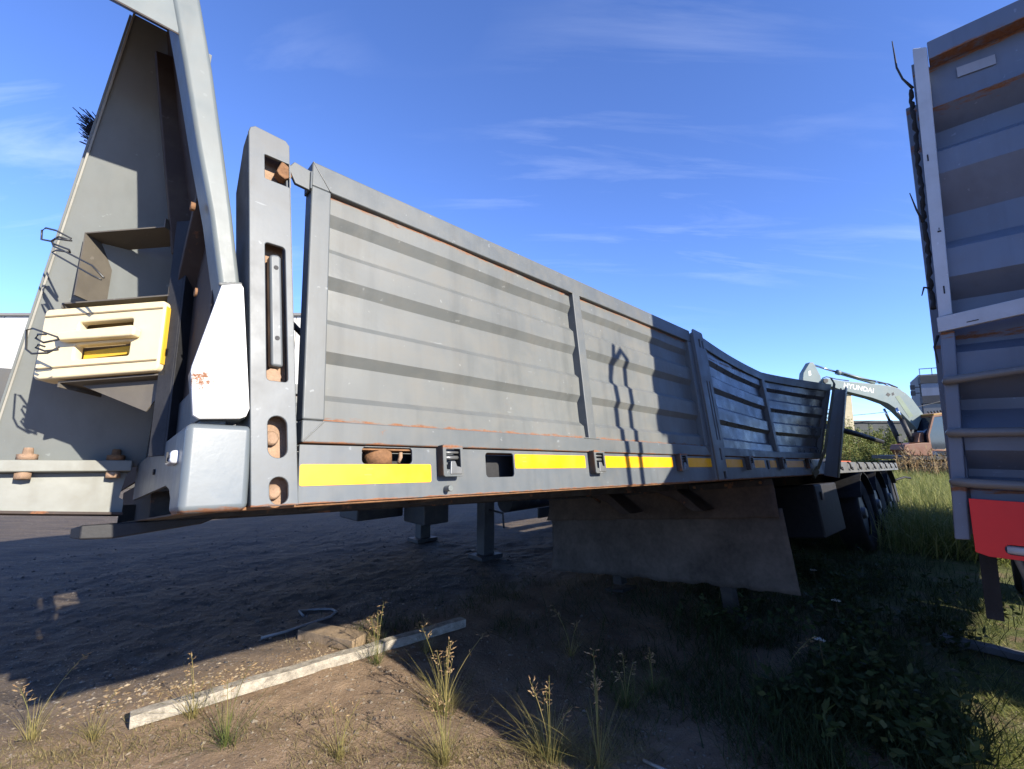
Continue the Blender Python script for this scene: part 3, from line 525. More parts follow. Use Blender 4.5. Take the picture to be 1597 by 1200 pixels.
# ------------------------------------------------------------------ tipper body on the right (x along its rear face, y forward, z up)
TKM = Matrix.Translation((1.83, 1.885, 0)) @ Matrix.Rotation(math.atan2(-0.71269, 0.70148), 4, 'Z')
TKI = TKM.inverted()
truck = empty('tipper_truck', TKM); tag(truck, 'blue-grey corrugated tipper body with red rear plate at the right edge', 'truck')
m_tk = paint('tipper_paint', (0.185, 0.222, 0.295), 0.42, 0.16, 0.2, 0.4, 0.05, scratch=0.3, seams=[(2.975, 0.05), (3.185, 0.03), (1.31, 0.03), (1.95, 0.03)], k=0.62)
m_tkpale = paint('tipper_pale_paint', (0.47, 0.48, 0.50), k=0.85, rough=0.5, dust=0.2, rust=0.12, streak=0.2, bump=0.05, scratch=0.2)
m_red = paint('red_plate_paint', (0.66, 0.016, 0.016), 0.45, 0.05, 0.0, 0.05, 0.05, scratch=0.1, grime=0.15, k=1.0)
m_rod = paint('rod_paint', (0.19, 0.185, 0.18), 0.3, 0.3, 0.25, 0.1, 0.05, k=0.7)
def corr(z_y, x0, x1, name, mat):
    q = MB(); n = 30; vs = []; m = len(z_y)
    for i in range(n + 1):
        x = x0 + (x1 - x0) * i / n
        for z, y in z_y: vs.append((x, y + 0.006 * float(vnoise(x * 4, z * 7, 21)), z))
    q.add(vs, [(i * m + j, i * m + j + 1, (i + 1) * m + j + 1, (i + 1) * m + j) for i in range(n) for j in range(m - 1)]); return q.build(name, mat, truck)
O_, I_ = 0.0, 0.10
corr([(3.20, 0.05), (2.985, 0.05), (2.97, O_), (2.90, I_), (2.82, I_), (2.76, O_), (2.66, O_), (2.50, I_), (2.381, I_), (2.319, O_), (2.195, O_), (2.114, I_), (1.99, I_)], 0.018, 2.18, 'upper_panel', m_tk)
corr([(2.0, I_), (1.917, I_), (1.87, O_), (1.76, O_), (1.68, I_), (1.635, I_), (1.55, O_), (1.468, O_), (1.39, I_), (1.36, I_), (1.31, O_ + .01), (1.25, O_ + .01)], 0.02, 2.18, 'lower_panel', m_tk)
q = MB(); q.prism([(-0.010, 2.022), (0.032, 2.03), (0.056, 3.25), (0.010, 3.272)], lambda a, b, c: (a, c, b), -0.03, 0.04); q.build('upper_post', m_tkpale, truck, 0.004)
q = MB(); q.prism([(-0.042, 1.112), (0.004, 1.116), (0.033, 1.96), (-0.012, 1.96)], lambda a, b, c: (a, c, b), -0.03, 0.05); q.build('lower_post', m_tk, truck, 0.006)
q = MB(); q.prism([(0.058, 3.187), (2.22, 3.187), (2.22, 3.272), (0.058, 3.272)], lambda a, b, c: (a, c, b), -0.028, 0.04); q.build('top_rail', m_tk, truck, 0.004)
q = MB(); q.prism([(-0.016, 1.955), (1.2, 2.105), (1.2, 2.168), (-0.016, 2.018)], lambda a, b, c: (a, c, b), -0.055, -0.031); q.build('cross_bar', m_tkpale, truck, 0.003)
q = MB(); q.tube([(-0.012, -0.03, 1.748), (-0.010, -0.052, 1.750), (0.03, -0.058, 1.754), (0.2, -0.058, 1.772), (0.5, -0.055, 1.79)], [0.013, 0.017, 0.017, 0.017, 0.017], 12); q.build('rod', m_rod, truck)
q = MB(); q.tube([(-0.020, -0.03, 1.537), (-0.018, -0.052, 1.537), (0.03, -0.058, 1.538), (0.5, -0.055, 1.539)], [0.013, 0.018, 0.018, 0.018], 12); q.build('rod', m_rod, truck)
q = MB(); q.tube([(-0.026, -0.03, 1.341), (-0.024, -0.055, 1.341), (0.03, -0.06, 1.340), (0.5, -0.058, 1.337)], [0.013, 0.018, 0.018, 0.018], 12); q.build('rod', m_rod, truck)
link('red_plate', plate_mesh('red_plate', [(0.013, 1.28), (0.9, 1.27), (0.9, 1.06), (0.05, 1.066), (0.014, 1.078)], [rr(0.094, 1.082, 0.30, 1.118, 0.017)], 0.006, lambda a, b, c: (a, -0.058 + c, b), 0.001), m_red, truck)
q = MB(); q.tube([(0.1, -0.045, 1.098), (0.32, -0.045, 1.095)], 0.016, 10); q.build('latch_rod', m_tkpale, truck)
link('sticker', plate_mesh('sticker', [(0.14, 3.092), (0.256, 3.083), (0.256, 3.127), (0.14, 3.138)], [], 0.001, lambda a, b, c: (a, 0.0435 + c, b)), paint('sticker_white', (0.55, 0.57, 0.62), 0.5, 0.1, scratch=0.1), truck)
for zz, ww in ((2.72, 0.030), (2.12, 0.034)):                    # small stencilled service marks on the post
    q = MB(); q.box((0.014, -0.0312, zz), (0.019, -0.0302, zz + ww)); q.build('stencil_mark', m_dark, truck)
q = MB(); q.box((0.018, -0.0312, 2.39), (0.030, -0.0302, 2.397)); q.box((0.0225, -0.0312, 2.40), (0.0255, -0.0302, 2.41)); q.build('stencil_mark', m_dark, truck)
q = MB(); q.prism([(0.07, 1.98), (0.105, 1.9845), (0.105, 1.988), (0.07, 1.9835)], lambda a, b, c: (a, -0.0562 + c, b), 0, 0.001); q.build('stencil_mark', m_dark, truck)
# body behind the tailgate
q = MB(); q.box((-0.002, 0.041, 1.13), (0.018, 3.5, 3.24)); q.box((2.18, 0.052, 1.13), (2.22, 3.5, 3.24)); q.box((0.019, 3.46, 1.13), (2.179, 3.5, 3.24)); q.build('side_wall', m_tk, truck)
q = MB(); q.box((0.019, 0.11, 1.14), (2.179, 3.459, 1.18)); q.build('floor_plate', m_under, truck)
for i in range(6):
    q = MB(); q.box((-0.05, 0.35 + i * 0.6, 1.15), (-0.003, 0.43 + i * 0.6, 3.22)); q.build('side_rib', m_tk, truck, 0.004)
for x in (0.70, 1.30):
    q = MB(); q.box((x - 0.04, 0.15, 0.92), (x + 0.04, 3.6, 1.139)); q.build('chassis_rail', m_under, truck)
q = MB(); q.box((0.02, 0.08, 0.80), (0.07, 0.50, 1.06)); q.build('mud_flap', m_rubber, truck)
q = MB(); q.tube([(0.12, -0.03, 1.08), (0.16, 0.1, 0.92), (0.20, 0.3, 0.86)], 0.012, 8); q.build('air_hose', m_rod, truck)
q = MB(); q.box((0.05, 3.52, 0.95), (1.95, 8.6, 1.56)); q.build('front_platform', m_under, truck, 0.02)
q = MB(); q.box((0.12, 4.6, 0.30), (0.60, 6.2, 0.94)); q.build('fuel_tank', m_tk, truck, 0.06)
def twheel(x, y):
    q = MB(); prof = [(0.28, -0.13), (0.46, -0.15), (0.50, -0.12), (0.50, 0.12), (0.46, 0.15), (0.28, 0.13)]; n = 36; vs = []
    for k in range(n):
        a = 2 * math.pi * k / n
        for r, w in prof: vs.append((x + w, y + r * math.cos(a), 0.49 + r * math.sin(a)))
    m = len(prof); q.add(vs, [(k * m + j, k * m + j + 1, ((k + 1) % n) * m + j + 1, ((k + 1) % n) * m + j) for k in range(n) for j in range(m - 1)], True)
    w = q.build('wheel', m_rubber, truck); q = MB(); q.tube([(x - 0.10, y, 0.49), (x - 0.03, y, 0.49), (x + 0.1, y, 0.49)], [0.285, 0.2, 0.16], 20); q.build('rim', m_rod, w)
for y in (1.95, 4.45, 7.2):
    for x in (0.34, 1.88): twheel(x, y)
# torn rubber seal and wires along the left edge
q = MB(); pts = []
for i in range(60):
    z = 3.10 - i * 0.0175; pts.append((-0.012 - 0.012 * (i / 60) + 0.007 * math.sin(i * 1.7) * (i % 3 == 0), 0.0 + 0.01 * math.sin(i * 0.6), z))
q.tube(pts, [0.006 + 0.005 * abs(math.sin(i * 2.1)) for i in range(60)], 6); q.build('torn_seal', m_rubber, truck)
for pts in ([(-0.005, 0.0, 3.10), (-0.035, -0.01, 3.16), (-0.05, -0.02, 3.22), (-0.055, -0.02, 3.36)], [(-0.02, 0.0, 2.45), (-0.04, -0.02, 2.52), (-0.055, -0.03, 2.60)], [(-0.024, 0, 2.16), (-0.045, -0.02, 2.165), (-0.055, -0.02, 2.13)], [(-0.02, 0, 1.95), (-0.035, -0.02, 1.9), (-0.028, -0.02, 1.83)]):
    q = MB(); q.tube(pts, [0.006] + [0.004] * (len(pts) - 2) + [0.002], 6); q.build('loose_wire', m_dark, truck)
# unseen box and pipe, added and shaped to throw the slanted and hooked shadows
def tl2tk(x, y, z): return TKI @ tw(x, y, z)
q = MB(); q.prism([(2.22, 0.56), (2.11, 0.503), (1.916, 0.376), (1.60, 0.02), (1.70, -0.79), (2.22, -0.79)], lambda a, b, c: tl2tk(a, c, b), -3.3, -1.62); q.build('shadow_caster_box', m_tk, truck, 0.01)
q = MB(); q.tube([tl2tk(1.625, -2.0, 0.0), tl2tk(1.635, -2.0, 0.6), tl2tk(1.63, -2.0, 1.05), tl2tk(1.66, -2.0, 1.14), tl2tk(1.72, -2.0, 1.20), tl2tk(1.775, -2.0, 1.16), tl2tk(1.77, -2.0, 1.0), tl2tk(1.755, -2.0, 0.6), tl2tk(1.74, -2.0, 0.05)], 0.020, 8)
q.tube([tl2tk(1.63, -2.0, 1.05), tl2tk(1.655, -2.0, 1.22)], 0.016, 8); q.build('shadow_caster_pipe', m_rod, truck)

# ------------------------------------------------------------------ second trailer parked beyond, on its own landing legs
L2 = Vector((0.7127, 0.7015, 0)); Y2 = Vector((-0.7015, 0.7127, 0))
org = Vector((-0.349, 6.202, 0)) - L2 * 3.4 - Y2 * 0.53
M2 = Matrix(((L2.x, Y2.x, 0, org.x), (L2.y, Y2.y, 0, org.y), (0, 0, 1, 0), (0, 0, 0, 1)))
tr2 = empty('flatbed_trailer', M2); tag(tr2, 'dark flatbed trailer parked beyond the grey one, its legs seen beneath it', 'semi-trailer')
m_d2 = paint('far_trailer_paint', (0.05, 0.052, 0.06), 0.55, 0.3, 0.3); m_g2 = paint('far_leg_paint', (0.075, 0.08, 0.088), 0.5, 0.3, 0.2)
q = MB(); q.box((-1.5, 0.0, 1.18), (12.0, 0.06, 1.34)); q.box((-1.5, 2.44, 1.18), (12.0, 2.5, 1.34)); q.build('side_rail', m_d2, tr2, 0.004)
q = MB(); q.box((-1.5, 0.06, 1.27), (12.0, 2.44, 1.32)); q.build('deck', m_wood, tr2)
q = MB(); q.box((-1.5, 0.01, 1.35), (12.0, 0.05, 1.95)); q.box((-1.5, 2.45, 1.35), (12.0, 2.49, 1.95)); q.build('side_board', m_g2, tr2, 0.004)
for y in (0.75, 1.75):
    q = MB(); q.prism([(0.3, 1.265), (12, 1.265), (12, 0.74), (3.1, 0.74), (2.2, 1.0), (0.3, 1.0)], lambda a, b, c: (a, y + c, b), -0.05, 0.05); q.build('chassis_beam', m_d2, tr2)
for y in (0.53, 1.99):
    q = MB(); q.box((3.31, y - 0.075, 0.05), (3.49, y + 0.075, 1.20)); lg = q.build('landing_leg', m_g2, tr2, 0.006); q = MB(); q.box((3.22, y - 0.14, 0.0), (3.58, y + 0.14, 0.05)); q.build('leg_foot', m_d2, lg, 0.004)
q = MB(); q.cyl((3.4, 0.53, 0.75), (3.4, 1.99, 0.75), 0.04, 10); q.build('leg_shaft', m_d2, tr2)
q = MB(); q.box((2.75, 1.0, 0.42), (3.15, 1.5, 1.0)); q.build('gear_box', m_g2, tr2, 0.02)
q = MB(); q.box((2.2, 1.75, 0.45), (2.9, 2.3, 1.0)); q.build('tool_box', m_d2, tr2, 0.02)
for zz in (0.50, 0.72):
    q = MB(); q.box((3.9, 0.03, zz), (7.0, 0.06, zz + 0.13)); q.build('side_guard', m_d2, tr2, 0.004)
q = MB(); q.cyl((4.1, 0.9, 0.62), (5.2, 0.9, 0.62), 0.16, 16); q.build('air_tank', m_d2, tr2)
q = MB(); q.tube([(3.4, 0.45, 0.62), (3.4, 0.2, 0.60), (3.4, 0.18, 0.42)], 0.014, 6); q.build('leg_crank', m_g2, tr2)
q = MB(); q.box((4.2, 0.0, 0.66), (4.75, 0.029, 0.86)); pb = q.build('side_panel', m_d2, tr2)
q = MB(); q.box((4.25, -0.012, 0.74), (4.72, -0.001, 0.83)); q.build('blue_white_plate', paint('plate_blue_white', (0.35, 0.45, 0.75), 0.4, 0.1), pb)
for x in (7.6, 8.9, 10.2):
    for y in (0.2, 2.3):
        q = MB(); q.tube([(x, y - 0.15, 0.5), (x, y - 0.12, 0.5), (x, y + 0.12, 0.5), (x, y + 0.15, 0.5)], [0.44, 0.5, 0.5, 0.44], 32); q.build('wheel', m_rubber, tr2)

# ------------------------------------------------------------------ ground
def axis(lo, hi, d, far):
    a = list(np.arange(lo, hi, d)); s = d; x = a[-1]
    while x < far: s *= 1.13; x += s; a.append(x)
    s = d; x = a[0]; pre = []
    while x > -far: s *= 1.13; x -= s; pre.append(x)
    return np.array(pre[::-1] + a)
gx = axis(-4.5, 4.5, 0.03, 900); gy = axis(1.6, 7.0, 0.03, 900)
GX, GY = np.meshgrid(gx, gy)
def ground_h(x, y):
    x = np.asarray(x, float); y = np.asarray(y, float); r = np.sqrt(x * x + y * y); near = np.clip((16 - r) / 8, 0, 1)
    h = 0.030 * vnoise(x * 1.1, y * 1.1, 31) + 0.022 * vnoise(x * 3.1, y * 3.1, 32) + 0.016 * vnoise(x * 8, y * 8, 33) + 0.010 * vnoise(x * 19, y * 19, 34)
    # ruts that run along the trailers, in the yard beyond the near boards
    v = -0.7015 * x + 0.7127 * y; u = 0.7127 * x + 0.7015 * y
    rut = np.clip((v - 2.6) / 0.5, 0, 1)
    h = h + rut * (0.020 * vnoise(v * 2.6, u * 0.35, 35) + 0.010 * vnoise(v * 7, u * 1.2, 36) + 0.010 * np.maximum(vnoise(v * 16, u * 6, 37), 0) + 0.006 * vnoise(v * 30, u * 22, 38))
    return h * near - 0.012
GZ = ground_h(GX, GY)
me = bpy.data.meshes.new('ground'); ny_, nx_ = GX.shape
me.vertices.add(nx_ * ny_); me.vertices.foreach_set('co', np.stack([GX, GY, GZ], -1).ravel())
idx = np.arange(nx_ * ny_).reshape(ny_, nx_); fq = np.stack([idx[:-1, :-1], idx[:-1, 1:], idx[1:, 1:], idx[1:, :-1]], -1).reshape(-1, 4)
me.loops.add(fq.size); me.loops.foreach_set('vertex_index', fq.ravel().astype(np.int32)); me.polygons.add(len(fq))
me.polygons.foreach_set('loop_start', np.arange(0, fq.size, 4, dtype=np.int32)); me.polygons.foreach_set('use_smooth', np.ones(len(fq), bool)); me.update(calc_edges=True); me.validate()
m_soil, nt, bs = newmat('yard_soil'); co = N(nt, 'ShaderNodeTexCoord').outputs['Object']
a = noise(nt, co, 0.5, 6, 0.6); b = noise(nt, co, 5, 8, 0.68); c3 = noise(nt, co, 45, 6, 0.7); d4 = noise(nt, co, 160, 3, 0.6)
mpr = N(nt, 'ShaderNodeMapping', {'Vector': co, 'Rotation': (0, 0, rad(-44.5)), 'Scale': (0.8, 6, 1)}).outputs[0]; rutn = noise(nt, mpr, 1.4, 6, 0.65)
col = mix(nt, ramp(nt, b, 0.3, 0.7), (0.175, 0.118, 0.074), (0.30, 0.21, 0.135))
col = mix(nt, ramp(nt, a, 0.42, 0.62), col, mix(nt, b, (0.150, 0.105, 0.068), (0.26, 0.185, 0.12)))
# yard's shade beyond the board line put into the soil colour, streaked along ruts
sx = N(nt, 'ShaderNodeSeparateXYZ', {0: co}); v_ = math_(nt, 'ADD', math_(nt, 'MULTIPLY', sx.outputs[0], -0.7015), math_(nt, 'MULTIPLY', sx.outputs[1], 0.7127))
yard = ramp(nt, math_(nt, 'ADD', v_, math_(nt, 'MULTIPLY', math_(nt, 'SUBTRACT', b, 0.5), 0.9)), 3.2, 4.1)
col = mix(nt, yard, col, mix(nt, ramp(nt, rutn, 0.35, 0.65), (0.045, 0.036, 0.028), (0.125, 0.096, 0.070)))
col = mix(nt, ramp(nt, c3, 0.60, 0.68), col, (0.36, 0.31, 0.25)); col = mix(nt, ramp(nt, d4, 0.66, 0.72), col, (0.42, 0.38, 0.33)); col = mix(nt, ramp(nt, d4, 0.38, 0.30), col, (0.11, 0.085, 0.065))
# green tint of moss and short grass to the right and far away
u_ = math_(nt, 'ADD', math_(nt, 'MULTIPLY', sx.outputs[0], 0.7127), math_(nt, 'MULTIPLY', sx.outputs[1], 0.7015))
gm = math_(nt, 'MAXIMUM', math_(nt, 'MULTIPLY', ramp(nt, u_, 4.0, 6.0), ramp(nt, v_, 4.0, 2.2)), math_(nt, 'MULTIPLY', ramp(nt, u_, 2.6, 3.6), ramp(nt, math_(nt, 'ADD', v_, math_(nt, 'MULTIPLY', a, 1.2)), 1.6, 0.7))); gm = math_(nt, 'MULTIPLY', gm, ramp(nt, b, 0.3, 0.5)); col = mix(nt, gm, col, (0.10, 0.115, 0.035))
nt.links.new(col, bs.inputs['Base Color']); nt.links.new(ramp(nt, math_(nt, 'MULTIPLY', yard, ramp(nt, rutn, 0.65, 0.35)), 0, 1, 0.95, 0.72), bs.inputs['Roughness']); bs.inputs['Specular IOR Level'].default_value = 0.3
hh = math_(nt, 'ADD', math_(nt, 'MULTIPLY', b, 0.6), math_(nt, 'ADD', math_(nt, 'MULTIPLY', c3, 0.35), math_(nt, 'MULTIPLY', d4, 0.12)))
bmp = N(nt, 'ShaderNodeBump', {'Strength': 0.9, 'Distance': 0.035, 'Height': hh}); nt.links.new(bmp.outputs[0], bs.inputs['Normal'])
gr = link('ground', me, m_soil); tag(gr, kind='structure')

# loose gravel and chips: uncountable
def soup(name, vs, fs, mat, kind='stuff', parent=None, smooth=False):
    me = bpy.data.meshes.new(name); me.from_pydata(vs, [], fs); me.update(); o = link(name, me, mat, parent); 
    if kind: o['kind'] = kind
    if smooth: me.polygons.foreach_set('use_smooth', np.ones(len(me.polygons), bool))
    return o
def stones(n, pos, smin, smax):
    vs, fs = [], []
    base = [(1, 0, 0), (-1, 0, 0), (0, 1, 0), (0, -1, 0), (0, 0, 1), (0, 0, -1)]; tri = [(0, 2, 4), (2, 1, 4), (1, 3, 4), (3, 0, 4), (2, 0, 5), (1, 2, 5), (3, 1, 5), (0, 3, 5)]
    for _ in range(n):
        x, y = pos(); s = random.uniform(smin, smax) * random.choice((1, 1, 1, 1.6)); a = random.uniform(0, 6.28); z = float(ground_h(x, y)); k = len(vs); ca, sa = math.cos(a), math.sin(a)
        sx_, sy_, sz_ = s * random.uniform(.7, 1.5), s * random.uniform(.6, 1.1), s * random.uniform(.3, .7)
        for bx, by, bz in base:
            px, py = bx * sx_ * random.uniform(.8, 1.2), by * sy_ * random.uniform(.8, 1.2); vs.append((x + px * ca - py * sa, y + px * sa + py * ca, z + 0.2 * sz_ + bz * sz_))
        fs += [tuple(k + i for i in t) for t in tri]
    return vs, fs
def near_pos(): 
    while True:
        x, y = random.uniform(-3.2, 3.4), random.uniform(2.15, 5.5)
        if random.random() < 1.0 / (1 + (y - 2.2) * 0.6): return x, y
m_stone = leafmat('gravel_stone', (0.15, 0.115, 0.08), (0.25, 0.195, 0.14), (0.36, 0.30, 0.23), 0.0)
soup('gravel', *stones(5200, near_pos, 0.004, 0.011), m_stone)['label'] = 'small loose gravel and clods scattered over the soil'
def yard_pos():
    u0, v0 = random.uniform(-3.5, 4.5), 3.6 + 5.5 * random.random() ** 1.4; return 0.7127 * u0 - 0.7015 * v0, 0.7015 * u0 + 0.7127 * v0
soup('yard_clods', *stones(3800, yard_pos, 0.003, 0.013), leafmat('mud_clod', (0.035, 0.03, 0.028), (0.08, 0.07, 0.06), (0.24, 0.21, 0.18), 0.0, 0.8))['label'] = 'clods and stones strewn over the shaded rutted yard'
def band_pos():
    t = random.random(); return (-2.45 + 1.55 * t + random.gauss(0, .10), 2.72 + 0.85 * t + random.gauss(0, .10) + 0.06)
m_chip = leafmat('dry_chip', (0.28, 0.19, 0.10), (0.40, 0.29, 0.17), (0.60, 0.48, 0.33), 0.1)
soup('dry_leaf_litter', *stones(900, band_pos, 0.004, 0.010), m_chip)['label'] = 'pale dry chips and leaf litter behind the long board'

# ------------------------------------------------------------------ boards, brick-like log, strip of wire
m_board = plain('weathered_board', (0.44, 0.39, 0.31), 0.9, 0.6, 16, 1.0, k=0.66)
def board(name, p, q, w, th, mat, lift=0.0, bow=0.0, wob=0.45):
    p, q = Vector(p), Vector(q); n = 26; d = (q - p).normalized(); s = Vector((-d.y, d.x, 0)).normalized(); mb = MB(); vs = []
    for i in range(n + 1):
        t = i / n; c = p.lerp(q, t); j = wob * (0.004 * math.sin(i * 2.3) + 0.003 * math.sin(i * 5.1)); e = bow * math.sin(t * math.pi)
        for a, z in ((-1, 0), (1, 0), (1, 1), (-1, 1)): vs.append(c + s * (a * (w / 2 + j) + e) + Vector((0, 0, lift + z * th * (1 + 0.10 * wob * math.sin(i * 1.1) + 0.04 * wob * math.sin(i * 2.9)))))
    mb.add(vs, [(0, 1, 2, 3), tuple(4 * n + k for k in (3, 2, 1, 0))] + [(4 * i + k, 4 * i + 4 + k, 4 * i + 4 + (k + 1) % 4, 4 * i + (k + 1) % 4) for i in range(n) for k in range(4)])
    return mb.build(name, mat, None, 0.003)
tag(board('wooden_board', (-2.045, 2.64, -0.006), (-0.40, 3.98, -0.004), 0.075, 0.062, m_board), 'long pale weathered board lying on the soil across the foreground', 'board')
tag(board('timber_offcut', (-1.62, 3.80, -0.01), (-1.13, 3.60, -0.01), 0.17, 0.075, plain('mossy_timber', (0.22, 0.16, 0.10), 0.95, 0.5, 9, 0.6, k=0.9), 0.0, 0.0, 0.12), 'short mossy timber offcut lying behind the long pale board', 'timber')
tag(board('plank', (3.30, 3.72, -0.01), (3.95, 2.95, -0.01), 0.10, 0.045, plain('grey_plank', (0.27, 0.26, 0.25), 0.9, 0.3, 6, 0.4)), 'grey plank lying on the ground under the tipper body', 'plank')
q = MB(); q.tube([(x, y, float(ground_h(x, y)) + 0.010) for x, y in ((-1.93, 3.72), (-1.80, 3.84), (-1.69, 3.98), (-1.57, 4.16), (-1.58, 4.32), (-1.66, 4.42), (-1.78, 4.41), (-1.92, 4.33), (-1.84, 4.24))], 0.011, 6)
tag(q.build('plastic_strip', plain('pale_strip', (0.42, 0.40, 0.37), 0.7, 0.2)), 'bent pale strip lying on the shaded mud behind the board', 'strip')
q = MB(); q.tube([(x, y, float(ground_h(x, y)) + 0.010) for x, y in ((0.62, 2.36), (0.70, 2.30), (0.80, 2.24))], 0.008, 6)
tag(q.build('stick', plain('pale_stick', (0.45, 0.40, 0.34), 0.8, 0.2)), 'pale stick lying on the shaded soil at the bottom of the picture', 'stick')

# ------------------------------------------------------------------ grass and weeds
m_dry = leafmat('dry_grass', (0.40, 0.33, 0.13), (0.34, 0.28, 0.10), (0.20, 0.20, 0.06), 0.3, k=0.75)
m_seed = leafmat('seed_head', (0.34, 0.23, 0.12), (0.30, 0.19, 0.10), (0.42, 0.31, 0.16), 0.15, k=0.8)
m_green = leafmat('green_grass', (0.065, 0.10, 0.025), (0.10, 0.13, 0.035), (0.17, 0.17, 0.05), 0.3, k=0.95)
m_shade = leafmat('shaded_weed_leaf', (0.035, 0.06, 0.018), (0.055, 0.085, 0.025), (0.10, 0.11, 0.04), 0.3)  # darker leaf green, shade between the vehicles put into the colour
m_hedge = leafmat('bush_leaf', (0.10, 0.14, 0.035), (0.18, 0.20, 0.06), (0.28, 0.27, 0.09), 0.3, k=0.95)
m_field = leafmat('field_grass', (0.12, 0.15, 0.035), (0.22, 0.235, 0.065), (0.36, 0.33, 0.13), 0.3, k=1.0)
m_turf = leafmat('dry_turf', (0.17, 0.14, 0.06), (0.25, 0.20, 0.09), (0.36, 0.29, 0.14), 0.25, k=0.85)
m_stem = plain('stem', (0.20, 0.15, 0.07), 0.9, 0.3)
class Blades:
    def __init__(s): s.v = []; s.f = []
    def blade(s, p, head, lean, h, w, curl=0.5, seg=4):
        dx, dy = math.cos(head), math.sin(head); px, py = -dy, dx; k = len(s.v)
        for i in range(seg + 1):
            t = i / seg; r = lean * h * (t + curl * t * t); z = h * (t - 0.28 * curl * lean * t * t); ww = w * (1 - t) ** 0.7 * 0.5
            c = (p[0] + dx * r, p[1] + dy * r, p[2] + z)
            if i < seg: s.v += [(c[0] - px * ww, c[1] - py * ww, c[2]), (c[0] + px * ww, c[1] + py * ww, c[2])]
            else: s.v.append(c)
        for i in range(seg - 1): s.f.append((k + 2 * i, k + 2 * i + 1, k + 2 * i + 3, k + 2 * i + 2))
        s.f.append((k + 2 * seg - 2, k + 2 * seg - 1, k + 2 * seg)); return c
    def leaf(s, p, d, l, w, up=None):
        d = Vector(d).normalized(); a = d.cross(up or Vector((random.gauss(0, 1), random.gauss(0, 1), random.gauss(0, 1)))).normalized() * w / 2; p = Vector(p); k = len(s.v)
        s.v += [tuple(p), tuple(p + d * l * .45 + a), tuple(p + d * l), tuple(p + d * l * .45 - a)]; s.f.append((k, k + 1, k + 2, k + 3))
def tuft(x, y, h, nb, ns, spread, mat, label, seedh=1.0, lean0=0.55):
    z = float(ground_h(x, y)); root = empty('grass_tuft', None, (x, y, z)); tag(root, label, 'grass tuft', 'seeding grass tufts on the soil')
    bl = Blades()
    for _ in range(int(nb * 1.15)):
        a = random.uniform(0, 6.283); r = abs(random.gauss(0, .35)) * spread
        bl.blade((r * math.cos(a), r * math.sin(a), -.005), a + random.gauss(0, .6), abs(random.gauss(lean0, .35)), h * random.uniform(.3, .95), random.uniform(.0014, .0030), random.uniform(.2, 1.6))
    soup('blades', bl.v, bl.f, mat, 'stuff', root)
    if ns:
        st = MB(); sd_ = Blades()
        for _ in range(ns):
            a = random.uniform(0, 6.283); ln = random.gauss(.30, .20); hh_ = h * seedh * random.uniform(.8, 1.4); pts = []
            for i in range(7):
                t = i / 6; r = ln * hh_ * (t ** 1.7); pts.append(Vector((r * math.cos(a), r * math.sin(a), hh_ * t * (1 - .12 * abs(ln) * t))))
            st.tube(pts, [.0016] * 6 + [.0007], 4, False)
            for k in range(random.randint(8, 13)):
                t = random.uniform(.70, 1.0); i = min(5, int(t * 6)); p = pts[i].lerp(pts[i + 1], t * 6 - i); d = Vector((math.cos(a) * .3 + random.gauss(0, .8), math.sin(a) * .3 + random.gauss(0, .8), random.uniform(-.2, .9))).normalized(); l = random.uniform(.014, .042)
                st.tube([p, p + d * l * .4], .0006, 3, False)
                for m in range(3): sd_.leaf(p + d * l * (.3 + .25 * m), d + Vector((random.gauss(0, .25), random.gauss(0, .25), 0)), l * .55, .0058)
        st.build('seed_stalks', m_dry, root); soup('seed_heads', sd_.v, sd_.f, m_seed, 'stuff', root)
    return root
T = [(-2.48, 2.56, .33, 60, 2, .05, 'tall single grass tuft at the left edge before the dark shadow'),
     (-2.16, 2.56, .22, 70, 1, .07, 'low straw tuft just left of the pale board end'),
     (-1.77, 2.74, .30, 70, 3, .06, 'tuft with spread seed head growing in front of the pale board end'),
     (-1.44, 2.50, .36, 90, 2, .08, 'wide green and straw tuft below the middle of the pale board'),
     (-0.85, 2.44, .28, 80, 2, .07, 'thin straw tuft on bare soil at the bottom, left of the biggest tuft'),
     (-0.93, 3.35, .32, 70, 5, .06, 'green tuft growing through the pale board at the shadow edge'),
     (-0.38, 2.80, .36, 170, 9, .08, 'dense straw tuft with brown seed heads beside the shadow corner'),
     (-0.32, 2.36, .34, 150, 3, .07, 'upright straw tuft at the bottom edge below the densest tuft'),
     (0.18, 2.38, .36, 160, 5, .12, 'yellow tuft with seed heads at the bottom edge of the picture'),
     (0.40, 2.30, .46, 60, 4, .05, 'tall nodding seed stalk at the shadow edge near the bottom'),
     (0.66, 2.84, .30, 120, 3, .10, 'shaded green tuft right of the nodding seed stalk'),
     (0.42, 3.47, .30, 50, 2, .06, 'thin shaded tuft in the dark soil under the side rail'),
     (0.86, 2.98, .26, 90, 2, .10, 'low shaded tuft beside the shaded green tuft'),
     (1.62, 2.98, .30, 110, 1, .10, 'arching green tuft in the dark weeds at the right'),
     (-0.62, 3.52, .26, 50, 3, .05, 'small seeding tuft at the far end of the pale board')]
for (x, y, h, nb, ns, sp, lab) in T:
    tuft(x, y, h * 0.85, nb, ns, sp, m_green if 'green' in lab else m_dry, lab, 1.05)
def cover(name, n, pos, hmin, hmax, wmin, wmax, mat, label, lean=.8):
    bl = Blades()
    for _ in range(n):
        x, y = pos(); a = random.uniform(0, 6.283); bl.blade((x, y, float(ground_h(x, y)) - .004), a, abs(random.gauss(lean, .4)), random.uniform(hmin, hmax), random.uniform(wmin, wmax), random.uniform(.2, 1), 3)
    o = soup(name, bl.v, bl.f, mat); o['label'] = label; return o
